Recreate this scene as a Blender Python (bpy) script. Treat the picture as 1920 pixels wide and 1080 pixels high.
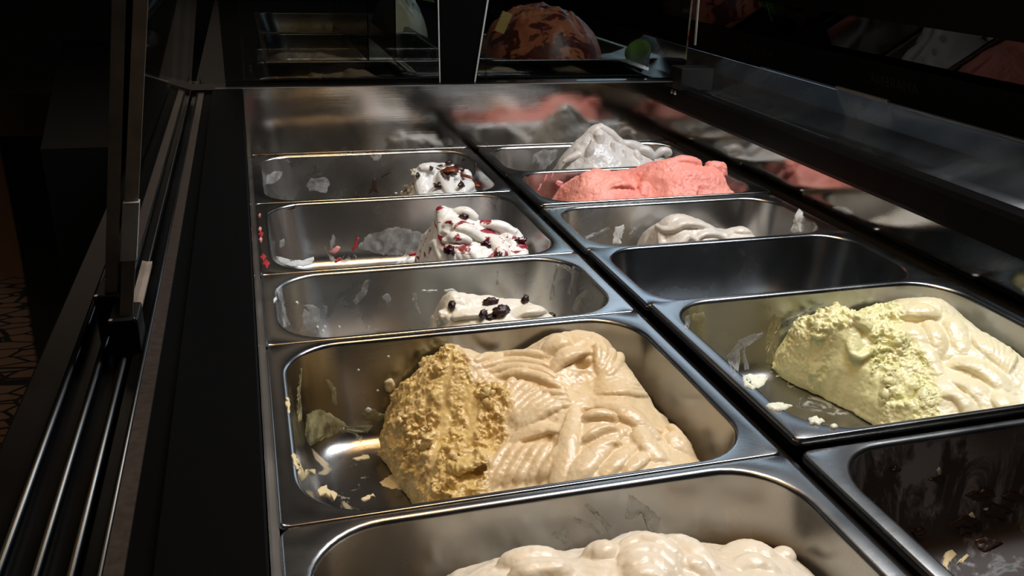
import bpy, bmesh, math, random
import numpy as np
from mathutils.bvhtree import BVHTree
from mathutils import Vector, Matrix, Euler

for o in list(bpy.data.objects): bpy.data.objects.remove(o, do_unlink=True)
SC = bpy.context.scene
COL = SC.collection

# ------------------------------------------------------------------ camera
CAM = dict(f=1637.08, e=(1.18008884, -0.0325930756, -0.286121600), c=(0.00237323, -1.43547193, 0.35049083))
cam_d = bpy.data.cameras.new('camera'); cam = bpy.data.objects.new('camera', cam_d); COL.objects.link(cam)
cam_d.sensor_width = 36; cam_d.lens = CAM['f'] / 1920 * 36; cam_d.clip_start = 0.01; cam_d.clip_end = 50
cam.location = CAM['c']; cam.rotation_euler = CAM['e']; SC.camera = cam
CR = np.array(Euler(CAM['e'], 'XYZ').to_matrix()); CC = np.array(CAM['c'])

def at(u, v, ax, val):
    """the place in the room seen at a spot of the photograph, on the plane axis = val"""
    d = CR @ np.array([(u - 960) / CAM['f'], -(v - 540) / CAM['f'], -1.0])
    return CC + d * ((val - CC[ax]) / d[ax])

# ------------------------------------------------------------------ world, lights, exposure
W = bpy.data.worlds.new('World'); SC.world = W; W.use_nodes = True
W.node_tree.nodes['Background'].inputs[0].default_value = (0.55, 0.62, 0.75, 1)
W.node_tree.nodes['Background'].inputs[1].default_value = 0.02
SC.view_settings.view_transform = 'Standard'; SC.view_settings.look = 'None'
SC.view_settings.gamma = 1; SC.view_settings.exposure = 0.0; SC.view_settings.use_curve_mapping = False

def area(name, loc, target, sx, sy, power, col):
    l = bpy.data.lights.new(name, 'AREA'); l.shape = 'RECTANGLE'; l.size = sx; l.size_y = sy
    l.energy = power; l.color = col
    o = bpy.data.objects.new(name, l); COL.objects.link(o); o.location = loc
    o.rotation_euler = (Vector(target) - Vector(loc)).to_track_quat('-Z', 'Y').to_euler()
    return o
area('cool_ceiling_light', (0.85, -0.62, 1.25), (0.45, -0.6, 0), 0.26, 0.70, 20.0, (0.90, 0.95, 1.0))
area('warm_ceiling_light', (0.24, -0.80, 1.25), (0.24, -0.75, 0), 0.10, 0.5, 5.0, (1.0, 0.60, 0.25))
area('far_shop_light', (2.1, 1.9, 1.05), (0.5, -0.6, 0.0), 1.9, 1.2, 17.0, (0.62, 0.80, 1.0))
area('amber_rim_fill', (-0.5, 3.6, 1.7), (0.1, -0.6, 0.0), 2.0, 1.4, 2.5, (1.0, 0.78, 0.58))  # warm fill added ahead to brighten the left rims, no known lamp
area('amber_left_fill', (-0.9, -1.2, 2.2), (-0.2, -0.6, 0), 1.4, 1.4, 4.0, (1.0, 0.72, 0.45))  # added warm fill from the left, standing for no particular lamp

# ------------------------------------------------------------------ materials
def mat(name):
    m = bpy.data.materials.new(name); m.use_nodes = True
    nt = m.node_tree; return m, nt, nt.nodes['Principled BSDF']
def nd(nt, t, **kw):
    n = nt.nodes.new(t)
    for k, v in kw.items():
        if k in n.inputs: n.inputs[k].default_value = v
        else: setattr(n, k, v)
    return n
def ramp(nt, stops, src):
    r = nt.nodes.new('ShaderNodeValToRGB'); e = r.color_ramp.elements
    e[0].position, e[0].color = stops[0][0], (*stops[0][1], 1)
    e[1].position, e[1].color = stops[-1][0], (*stops[-1][1], 1)
    for p, c in stops[1:-1]:
        q = e.new(p); q.color = (*c, 1)
    nt.links.new(src, r.inputs[0]); return r
def gl(x): return (x, x, x)

def plain(name, col, rough=0.5, metal=0.0, spec=0.5, bump=0.0, bscale=200, var=0.0):
    m, nt, b = mat(name)
    b.inputs['Base Color'].default_value = (*col, 1); b.inputs['Roughness'].default_value = rough
    b.inputs['Metallic'].default_value = metal; b.inputs['Specular IOR Level'].default_value = spec
    tc = nd(nt, 'ShaderNodeTexCoord')
    n = nd(nt, 'ShaderNodeTexNoise', Scale=bscale, Detail=5.0); nt.links.new(tc.outputs['Object'], n.inputs['Vector'])
    if bump:
        bp = nd(nt, 'ShaderNodeBump', Strength=bump, Distance=0.001)
        nt.links.new(n.outputs[0], bp.inputs['Height']); nt.links.new(bp.outputs[0], b.inputs['Normal'])
    if var:
        r = ramp(nt, [(0.3, tuple(c * (1 - var) for c in col)), (0.7, tuple(min(1, c * (1 + var)) for c in col))], n.outputs[0])
        nt.links.new(r.outputs[0], b.inputs['Base Color'])
    return m

def steel(name, base=0.5, rough=0.25, seed=0.0, residue=None, amount=0.0, tint=(1.0, 0.985, 0.96), brush=(2, 160, 160), rvar=0.10, wave=0.0, floorz=-0.09):
    """satin stainless steel; residue = dried ice cream smeared over the inside, thickest low down; in the dark pan also its dark reflection, painted in"""
    m, nt, b = mat(name)
    L = nt.links
    tc = nd(nt, 'ShaderNodeTexCoord')
    mp = nd(nt, 'ShaderNodeMapping', Scale=brush, Location=(seed, seed * 1.7, seed * .3)); L.new(tc.outputs['Object'], mp.inputs['Vector'])
    br = nd(nt, 'ShaderNodeTexNoise', Scale=3.0, Detail=6.0, Roughness=0.65); L.new(mp.outputs[0], br.inputs['Vector'])
    cl = nd(nt, 'ShaderNodeTexNoise', Scale=9.0, Detail=5.0, Roughness=0.6, Distortion=0.6)
    mp2 = nd(nt, 'ShaderNodeMapping', Location=(seed * 3, seed, seed)); L.new(tc.outputs['Object'], mp2.inputs['Vector']); L.new(mp2.outputs[0], cl.inputs['Vector'])
    b.inputs['Metallic'].default_value = 1.0
    t = tint
    c = ramp(nt, [(0.3, tuple(base * 0.82 * k for k in t)), (0.7, tuple(base * 1.08 * k for k in t))], cl.outputs[0])
    rr = nd(nt, 'ShaderNodeMapRange'); L.new(cl.outputs[0], rr.inputs[0]); rr.inputs[1].default_value = 0.3; rr.inputs[2].default_value = 0.7
    rr.inputs[3].default_value = rough; rr.inputs[4].default_value = rough + rvar
    L.new(rr.outputs[0], b.inputs['Roughness'])
    bp = nd(nt, 'ShaderNodeBump', Strength=0.10, Distance=0.0004); L.new(br.outputs[0], bp.inputs['Height'])
    nrm = bp
    if wave:
        wn = nd(nt, 'ShaderNodeTexNoise', Scale=4.0, Detail=1.0); mpw = nd(nt, 'ShaderNodeMapping', Scale=(1.4, 1, 5)); L.new(tc.outputs['Object'], mpw.inputs['Vector']); L.new(mpw.outputs[0], wn.inputs['Vector'])
        bw = nd(nt, 'ShaderNodeBump', Strength=wave, Distance=0.01); L.new(wn.outputs[0], bw.inputs['Height']); L.new(bp.outputs[0], bw.inputs['Normal']); nrm = bw
    L.new(nrm.outputs[0], b.inputs['Normal'])
    L.new(c.outputs[0], b.inputs['Base Color'])
    if residue:
        sep = nd(nt, 'ShaderNodeSeparateXYZ'); L.new(tc.outputs['Object'], sep.inputs[0])
        low = nd(nt, 'ShaderNodeMapRange'); L.new(sep.outputs[2], low.inputs[0]); low.inputs[1].default_value = -0.004; low.inputs[2].default_value = floorz
        low.inputs[3].default_value = -0.12; low.inputs[4].default_value = 0.06
        mp3 = nd(nt, 'ShaderNodeMapping', Scale=(1, 1, 0.45), Location=(seed, seed * 2, 0)); L.new(tc.outputs['Object'], mp3.inputs['Vector'])
        sm = nd(nt, 'ShaderNodeTexNoise', Scale=26.0, Detail=8.0, Roughness=0.62, Distortion=1.4); L.new(mp3.outputs[0], sm.inputs['Vector'])
        ad = nd(nt, 'ShaderNodeMath', operation='ADD'); L.new(sm.outputs[0], ad.inputs[0]); L.new(low.outputs[0], ad.inputs[1])
        th = 0.66 - amount * 0.25
        mk = ramp(nt, [(th, gl(0)), (th + 0.035, gl(0.55)), (th + 0.10, gl(0.95))], ad.outputs[0])
        top = nd(nt, 'ShaderNodeMath', operation='LESS_THAN'); L.new(sep.outputs[2], top.inputs[0]); top.inputs[1].default_value = -0.003
        mm = nd(nt, 'ShaderNodeMath', operation='MULTIPLY'); L.new(mk.outputs[0], mm.inputs[0]); L.new(top.outputs[0], mm.inputs[1])
        mx = nd(nt, 'ShaderNodeMix', data_type='RGBA'); L.new(mm.outputs[0], mx.inputs[0]); L.new(c.outputs[0], mx.inputs[6]); mx.inputs[7].default_value = (*residue, 1)
        L.new(mx.outputs[2], b.inputs['Base Color'])
        inv = nd(nt, 'ShaderNodeMath', operation='SUBTRACT'); inv.inputs[0].default_value = 1; L.new(mm.outputs[0], inv.inputs[1]); L.new(inv.outputs[0], b.inputs['Metallic'])
        r2 = nd(nt, 'ShaderNodeMix', data_type='FLOAT'); L.new(mm.outputs[0], r2.inputs[0]); L.new(rr.outputs[0], r2.inputs[2]); r2.inputs[3].default_value = 0.5
        L.new(r2.outputs[0], b.inputs['Roughness'])
    return m

def cream(name, c1, c2, c3=None, scale=14, rough=0.34, fine=0.25, streak=None, streak_scale=16, seed=0.0, streak_th=0.56, dist=1.6):
    """soft ice cream: c1 -> c2 mottling, attribute 'zone' blends to c3 (coarse scraped part), streak = sauce marbling"""
    m, nt, b = mat(name); L = nt.links
    tc = nd(nt, 'ShaderNodeTexCoord')
    mp = nd(nt, 'ShaderNodeMapping', Location=(seed, seed, seed)); L.new(tc.outputs['Object'], mp.inputs['Vector'])
    n = nd(nt, 'ShaderNodeTexNoise', Scale=float(scale), Detail=6.0, Roughness=0.6); L.new(mp.outputs[0], n.inputs['Vector'])
    r = ramp(nt, [(0.35, c1), (0.65, c2)], n.outputs[0]); col = r.outputs[0]
    if c3:
        a = nd(nt, 'ShaderNodeAttribute', attribute_name='zone')
        n2 = nd(nt, 'ShaderNodeTexNoise', Scale=55.0, Detail=6.0, Roughness=0.7); L.new(mp.outputs[0], n2.inputs['Vector'])
        r3 = ramp(nt, [(0.38, c3), (0.66, tuple(0.5 * p + 0.5 * q for p, q in zip(c3, c1)))], n2.outputs[0])
        mx = nd(nt, 'ShaderNodeMix', data_type='RGBA'); L.new(a.outputs['Fac'], mx.inputs[0]); L.new(col, mx.inputs[6]); L.new(r3.outputs[0], mx.inputs[7]); col = mx.outputs[2]
    if streak:
        mp4 = nd(nt, 'ShaderNodeMapping', Scale=(1.0, 1.3, 1.8), Rotation=(0.3, 0.2, 0.7)); L.new(mp.outputs[0], mp4.inputs['Vector'])
        s = nd(nt, 'ShaderNodeTexNoise', Scale=float(streak_scale), Detail=4.0, Roughness=0.55, Distortion=dist); L.new(mp4.outputs[0], s.inputs['Vector'])
        rs = ramp(nt, [(streak_th, gl(0)), (streak_th + 0.03, gl(0.9)), (streak_th + 0.07, gl(1))], s.outputs[0])
        mx = nd(nt, 'ShaderNodeMix', data_type='RGBA'); L.new(rs.outputs[0], mx.inputs[0]); L.new(col, mx.inputs[6]); mx.inputs[7].default_value = (*streak, 1); col = mx.outputs[2]
    L.new(col, b.inputs['Base Color'])
    b.inputs['Roughness'].default_value = rough
    b.inputs['Subsurface Weight'].default_value = 0.25; b.inputs['Subsurface Radius'].default_value = (1.0, 0.7, 0.45); b.inputs['Subsurface Scale'].default_value = 0.004
    f = nd(nt, 'ShaderNodeTexNoise', Scale=420.0, Detail=4.0); L.new(tc.outputs['Object'], f.inputs['Vector'])
    bp = nd(nt, 'ShaderNodeBump', Strength=fine, Distance=0.0006); L.new(f.outputs[0], bp.inputs['Height']); L.new(bp.outputs[0], b.inputs['Normal'])
    return m

def film(name, col, alpha):
    m, nt, b = mat(name)
    b.inputs['Base Color'].default_value = (*col, 1); b.inputs['Roughness'].default_value = 0.4
    tc = nd(nt, 'ShaderNodeTexCoord'); n = nd(nt, 'ShaderNodeTexNoise', Scale=90.0, Detail=5.0); nt.links.new(tc.outputs['Object'], n.inputs['Vector'])
    mr = nd(nt, 'ShaderNodeMapRange'); nt.links.new(n.outputs[0], mr.inputs[0]); mr.inputs[1].default_value = .3; mr.inputs[2].default_value = .7
    mr.inputs[3].default_value = max(0, alpha - .3); mr.inputs[4].default_value = min(1, alpha + .25); nt.links.new(mr.outputs[0], b.inputs['Alpha'])
    return m

def glass(name, tint=(0.9, 0.95, 0.93), alpha_spec=1.0):
    m, nt, b = mat(name); nt.nodes.remove(b); L = nt.links
    out = nt.nodes['Material Output']
    tr = nd(nt, 'ShaderNodeBsdfTransparent'); tr.inputs[0].default_value = (*tint, 1)
    g = nd(nt, 'ShaderNodeBsdfGlossy'); g.inputs['Roughness'].default_value = 0.02; g.inputs[0].default_value = (*gl(alpha_spec), 1)
    fr = nd(nt, 'ShaderNodeFresnel'); fr.inputs[0].default_value = 1.45
    mx = nd(nt, 'ShaderNodeMixShader'); L.new(fr.outputs[0], mx.inputs[0]); L.new(tr.outputs[0], mx.inputs[1]); L.new(g.outputs[0], mx.inputs[2]); L.new(mx.outputs[0], out.inputs[0])
    return m

M = {}
M['liner'] = steel('liner_steel', 0.50, 0.07, 2.0, tint=(1, .96, .90), rvar=0.05, wave=0.05)
M['side_liner'] = steel('side_liner_steel', 0.42, 0.035, 5.0, tint=(1, .96, .90), rvar=0.03)
M['trim_steel'] = steel('trim_steel', 0.55, 0.3, 7.0)
M['outer_steel'] = steel('outer_steel', 0.42, 0.20, 9.0, tint=(.95, .98, 1.0), wave=0.04)
M['black'] = plain('black_laminate', (0.006, 0.006, 0.0065), 0.45, spec=0.18, var=0.3)
M['gloss_black'] = plain('gloss_black_metal', (0.003, 0.0027, 0.0027), 0.32, spec=0.12, var=0.2, bscale=30)
M['rubber'] = plain('black_rubber', (0.007, 0.008, 0.010), 0.6, spec=0.3, bump=0.2)
M['rail'] = steel('rail_aluminium', 0.06, 0.26, 3.0, brush=(160, 2, 160), tint=(.92, .97, 1.0))
M['brown_strip'] = plain('brown_strip', (0.030, 0.022, 0.018), 0.35, var=0.3)
M['glass'] = glass('clear_glass')
M['dimmed_glass'] = glass('dimmed_end_glass', (.42, .44, .42))  # tint darkened to put the dimness of the case behind into the glass
M['dark_glass'] = glass('tinted_glass', (0.16, 0.17, 0.16), .4)
M['matte_black'] = plain('matte_black', (0.0013, 0.0013, 0.0014), 0.6, spec=0.04, var=.2)
M['glass_edge'] = plain('glass_edge', (0.20, 0.17, 0.14), 0.35, spec=0.5, var=0.2, bscale=60)
M['bright_edge'] = plain('polished_glass_edge', (0.34, 0.36, 0.36), 0.25, var=0.2, bscale=60)
M['chrome'] = steel('chrome_screw', 0.7, 0.12)
M['text'] = plain('label_print', (0.013, 0.013, 0.010), 0.8, spec=.05)

# ------------------------------------------------------------------ helpers
def tag(o, label=None, cat=None, group=None, kind=None):
    if label: o['label'] = label
    if cat: o['category'] = cat
    if group: o['group'] = group
    if kind: o['kind'] = kind
    return o
def empty(name, loc=(0, 0, 0)):
    o = bpy.data.objects.new(name, None); COL.objects.link(o); o.location = loc; o.empty_display_size = 0.02; return o
def link(name, me, m=None, parent=None, smooth=True):
    if m: me.materials.append(m)
    if smooth:
        me.polygons.foreach_set('use_smooth', [True] * len(me.polygons))
    o = bpy.data.objects.new(name, me); COL.objects.link(o)
    if parent:
        o.parent = parent; o.matrix_parent_inverse = Matrix.Translation(parent.location).inverted()
    return o
def box(name, x0, x1, y0, y1, z0, z1, m, parent=None, bevel=0.0):
    bm = bmesh.new()
    bmesh.ops.create_cube(bm, size=1)
    bmesh.ops.scale(bm, vec=(x1 - x0, y1 - y0, z1 - z0), verts=bm.verts)
    bmesh.ops.translate(bm, vec=((x0 + x1) / 2, (y0 + y1) / 2, (z0 + z1) / 2), verts=bm.verts)
    if bevel: bmesh.ops.bevel(bm, geom=bm.edges[:], offset=bevel, segments=3, affect='EDGES', profile=0.5)
    me = bpy.data.meshes.new(name); bm.to_mesh(me); bm.free()
    return link(name, me, m, parent, smooth=False)
def extrude_profile(name, prof, y0, y1, m, parent=None, smooth=False, ny=1):
    """closed cross-section in x,z run along y"""
    n = len(prof); vs = []; fs = []
    for k in range(ny + 1):
        y = y0 + (y1 - y0) * k / ny
        vs += [(x, y, z) for x, z in prof]
    for k in range(ny):
        for i in range(n):
            j = (i + 1) % n; fs.append((k * n + i, k * n + j, (k + 1) * n + j, (k + 1) * n + i))
    fs.append(tuple(range(n))); fs.append(tuple(reversed(range(ny * n, ny * n + n))))
    me = bpy.data.meshes.new(name); me.from_pydata(vs, [], fs)
    bm = bmesh.new(); bm.from_mesh(me); bmesh.ops.recalc_face_normals(bm, faces=bm.faces); bm.to_mesh(me); bm.free()
    return link(name, me, m, parent, smooth)

# ------------------------------------------------------------------ noise
def _hash(ix, iy, seed):
    h = (ix.astype(np.int64) * 374761393 + iy.astype(np.int64) * 668265263 + seed * 974634777) & 0xffffffff
    h = ((h ^ (h >> 13)) * 1274126177) & 0xffffffff
    return ((h ^ (h >> 16)) & 0xffff) / 65535.0
def vnoise(x, y, seed=0):
    ix = np.floor(x); iy = np.floor(y); fx = x - ix; fy = y - iy
    ux = fx * fx * fx * (fx * (fx * 6 - 15) + 10); uy = fy * fy * fy * (fy * (fy * 6 - 15) + 10)
    a = _hash(ix, iy, seed); b = _hash(ix + 1, iy, seed); c = _hash(ix, iy + 1, seed); d = _hash(ix + 1, iy + 1, seed)
    return (a * (1 - ux) + b * ux) * (1 - uy) + (c * (1 - ux) + d * ux) * uy
def fbm(x, y, seed=0, o=4, g=0.5):
    s = np.zeros_like(x); a = 1.0; t = 0
    for k in range(o):
        s += a * (vnoise(x, y, seed + k * 17) - 0.5); t += a; x = x * 2.03 + 5.1; y = y * 2.03 - 3.7; a *= g
    return s / t * 2
def vnoise3(p, seed=0):
    i = np.floor(p); f = p - i; u = f * f * (3 - 2 * f); i = i.astype(np.int64)
    def h(dx, dy, dz):
        k = ((i[:, 0] + dx) * 374761393 + (i[:, 1] + dy) * 668265263 + (i[:, 2] + dz) * 2147483647 + seed * 974634777) & 0xffffffff
        k = ((k ^ (k >> 13)) * 1274126177) & 0xffffffff
        return ((k ^ (k >> 16)) & 0xffff) / 65535.0
    x, y, z = u[:, 0], u[:, 1], u[:, 2]
    a = h(0, 0, 0) * (1 - x) + h(1, 0, 0) * x; b = h(0, 1, 0) * (1 - x) + h(1, 1, 0) * x
    c = h(0, 0, 1) * (1 - x) + h(1, 0, 1) * x; d = h(0, 1, 1) * (1 - x) + h(1, 1, 1) * x
    return (a * (1 - y) + b * y) * (1 - z) + (c * (1 - y) + d * y) * z
def fbm3(p, seed=0, o=3, g=0.5):
    s = np.zeros(len(p)); a = 1.0; t = 0
    for k in range(o):
        s += a * (vnoise3(p, seed + k * 13) - .5); t += a; p = p * 2.03 + 3.3; a *= g
    return s / t * 2
def sst(a, b, x):
    t = np.clip((x - a) / (b - a), 0, 1); return t * t * (3 - 2 * t)

# ------------------------------------------------------------------ gelato pans
def rrect(x0, x1, y0, y1, r, n=10):
    out = []
    for cx, cy, a0 in ((x1 - r, y1 - r, 0), (x0 + r, y1 - r, 90), (x0 + r, y0 + r, 180), (x1 - r, y0 + r, 270)):
        for k in range(n + 1):
            a = math.radians(a0 + 90 * k / n); out.append((cx + r * math.cos(a), cy + r * math.sin(a)))
    return out
def pan_mesh(w, d, depth, ro):
    """rolled outer edge, flat flange, rolled lip, tapering wall, rounded floor; origin = centre of the flange"""
    ix, iy = 0.0135, 0.0065
    rings = []
    def ring(dx, dy, r, z):
        rings.append([(x, y, z) for x, y in rrect(-w / 2 + dx, w / 2 - dx, -d / 2 + dy, d / 2 - dy, max(r, 0.0008))])
    R0 = 0.007
    ring(0.0012, 0.0012, R0, -0.009); ring(0.0, 0.0, R0, -0.006); ring(0, 0, R0, -0.0022); ring(0.0004, 0.0004, R0, -0.0010)
    ring(0.0013, 0.0011, R0, -0.0002); ring(0.0024, 0.0018, R0 - .002, 0.0)
    ring(ix - 0.002, iy - 0.0025, ro + 0.003, -0.0002)
    for k, a in enumerate((25, 50, 75, 90)):
        s = math.sin(math.radians(a)); c = math.cos(math.radians(a))
        ring(ix - 0.002 + 0.004 * s, iy - 0.0025 + 0.004 * s, ro + 0.003 - 0.004 * s, -0.0002 - 0.004 * (1 - c))
    tap = 0.010; fr = 0.022
    ring(ix + .002 + tap * .5, iy + .0015 + tap * .5, ro - 0.001, -depth * 0.5)
    for a in (0, 15, 30, 45, 60, 75, 90):
        s = math.sin(math.radians(a)); c = math.cos(math.radians(a))
        ring(ix + .002 + tap + fr * (1 - c), iy + .0015 + tap + fr * (1 - c), max(ro - 0.002 - fr * (1 - c) * .7, .006), -depth + fr * (1 - s))
    vs = [v for r in rings for v in r]; n = len(rings[0]); fs = []
    for k in range(len(rings) - 1):
        for i in range(n):
            j = (i + 1) % n; fs.append((k * n + i, k * n + j, (k + 1) * n + j, (k + 1) * n + i))
    b = (len(rings) - 1) * n; fs.append(tuple(b + i for i in range(n)))
    me = bpy.data.meshes.new('pan'); me.from_pydata(vs, [], fs)
    return me
PM = {}
def pan(x0, y_back, dy, z, matl, label, depth=0.09, ro=0.05, rot=0.0):
    key = (dy, depth, ro)
    if key not in PM: PM[key] = pan_mesh(0.360, dy - 0.0008, depth, ro)
    me = PM[key].copy()
    o = link('gelato_pan', me, matl)
    so = o.modifiers.new('thickness', 'SOLIDIFY'); so.thickness = 0.0008; so.offset = -1
    o.location = (x0 + 0.18, y_back - dy / 2, z); o.rotation_euler = (0, 0, rot)
    tag(o, label, 'pan', 'steel gelato pans in the well')
    return o

YB = lambda b: -0.0038 - 1.056e-3 * b
WHITE = (0.62, 0.66, 0.70)
XL, XR = 0.000, 0.3737
P = {}
def steelp(i, **k): return steel('pan_steel_%d' % i, seed=float(i) * 1.37, **k)
P['choc'] = pan(XL, YB(0), .264, 0.0, steelp(1, base=.50, rough=.20, residue=(.30, .32, .33), amount=0.05), 'large steel pan at the back left holding white gelato with chocolate shards')
P['cherry'] = pan(XL, YB(250), .264, 0.0, steelp(2, base=.48, rough=.20, residue=(.42, .40, .42), amount=0.13), 'large steel pan on the left holding white gelato marbled with dark cherry')
P['raisin'] = pan(XL, YB(500), .1743, 0.0, steelp(3, base=.48, rough=.22, residue=(.36, .37, .37), amount=0.03), 'narrow steel pan on the left nearly empty with a little raisin gelato', ro=0.048)
P['hazel'] = pan(XL, YB(665), .264, 0.0, steelp(4, base=.32, rough=.20, residue=(.55, .42, .20), amount=-0.02), 'large steel pan on the left with a big ridged beige gelato mound', depth=0.098)
P['near'] = pan(XL, YB(915), .264, 0.0, steelp(5, base=.33, rough=.22), 'nearest steel pan on the left with cream gelato, cut by the photo edge', depth=0.098)
P['fior'] = pan(XR, YB(0), .1743, 0.001, steelp(6, base=.45, rough=.20, residue=(.50, .52, .55), amount=0.32), 'narrow steel pan in the far right corner smeared white', ro=0.045)
P['pink'] = pan(XR, YB(165), .1743, 0.004, steelp(7, base=.45, rough=.20, residue=(.55, .13, .13), amount=0.40), 'narrow steel pan on the right filled with pink gelato', ro=0.045)
P['nut'] = pan(XR, YB(330), .1743, 0.0, steelp(8, base=.48, rough=.20, residue=(.50, .50, .48), amount=0.06), 'narrow steel pan behind the empty pan with a low off-white gelato heap', ro=0.045)
P['empty'] = pan(XR, YB(495), .1743, 0.002, steelp(9, base=.34, rough=.20, tint=(.95, .98, 1)), 'clean empty narrow steel pan on the right', ro=0.045)
P['lemon'] = pan(XR, YB(660), .264, 0.006, steelp(10, base=.34, rough=.20, residue=(.45, .45, .32), amount=0.06), 'large raised steel pan on the right holding pale yellow gelato', depth=0.085)
P['dark'] = pan(XR, YB(912) - .002, .264, 0.0, steelp(11, base=.36, rough=.22, residue=(.022, .010, .007), amount=1.0), 'nearest pan on the right, dark and smeared with chocolate remains', depth=0.098, rot=0.0)  # dark reflection of the inside painted into this coat, along with chocolate remains

# ------------------------------------------------------------------ gelato mounds
def bez(p, n=20):
    p = [np.array(q, float) for q in p]
    if len(p) == 2: p = [p[0], (p[0] + p[1]) / 2, p[1]]
    t = np.linspace(0, 1, n)[:, None]
    return (1 - t) ** 2 * p[0] + 2 * t * (1 - t) * p[1] + t * t * p[2]
def path_st(X, Y, pts):
    """signed side distance and run fraction of every point relative to a curved path"""
    best = np.full(X.shape, 1e9); side = np.zeros(X.shape); run = np.zeros(X.shape)
    seg = np.linalg.norm(np.diff(pts, axis=0), axis=1); cum = np.concatenate([[0], np.cumsum(seg)]); tot = cum[-1]
    for i in range(len(pts) - 1):
        a = pts[i]; d = (pts[i + 1] - a) / seg[i]
        rx = X - a[0]; ry = Y - a[1]; s = rx * d[0] + ry * d[1]; t = -rx * d[1] + ry * d[0]
        lo = -1e9 if i == 0 else 0; hi = 1e9 if i == len(pts) - 2 else seg[i]
        sc = np.clip(s, lo, hi); dist = np.hypot(s - sc, t)
        m = dist < best
        best[m] = dist[m]; side[m] = (np.sign(t) * np.hypot(s - sc, t))[m]; run[m] = ((cum[i] + sc) / tot)[m]
    return side, run
def poly_sd(X, Y, poly):
    """signed distance to a polygon, positive inside"""
    d = np.full(X.shape, 1e9); ins = np.zeros(X.shape, bool); n = len(poly)
    for i in range(n):
        ax, ay = poly[i]; bx, by = poly[(i + 1) % n]
        ex, ey = bx - ax, by - ay; wx, wy = X - ax, Y - ay
        t = np.clip((wx * ex + wy * ey) / (ex * ex + ey * ey + 1e-12), 0, 1)
        d = np.minimum(d, np.hypot(wx - ex * t, wy - ey * t))
        c = ((ay > Y) != (by > Y)) & (X < (bx - ax) * (Y - ay) / (by - ay + 1e-12) + ax)
        ins ^= c
    return np.where(ins, d, -d)
def rrect_sd(X, Y, x0, x1, y0, y1, r):
    qx = np.abs(X - (x0 + x1) / 2) - (x1 - x0) / 2 + r; qy = np.abs(Y - (y0 + y1) / 2) - (y1 - y0) / 2 + r
    return -(np.hypot(np.maximum(qx, 0), np.maximum(qy, 0)) + np.minimum(np.maximum(qx, qy), 0) - r)

def fan(A, B, n, r, flat=1.0, lift=.35):
    """n ridges raked side by side between two curves"""
    a = bez(A, 7); b = bez(B, 7)
    return [([tuple(a[i] * (1 - t) + b[i] * t) for i in range(7)], [r * .5, r, r, r, r, r, r * .4], flat, lift) for t in np.linspace(0, 1, n)]

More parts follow.
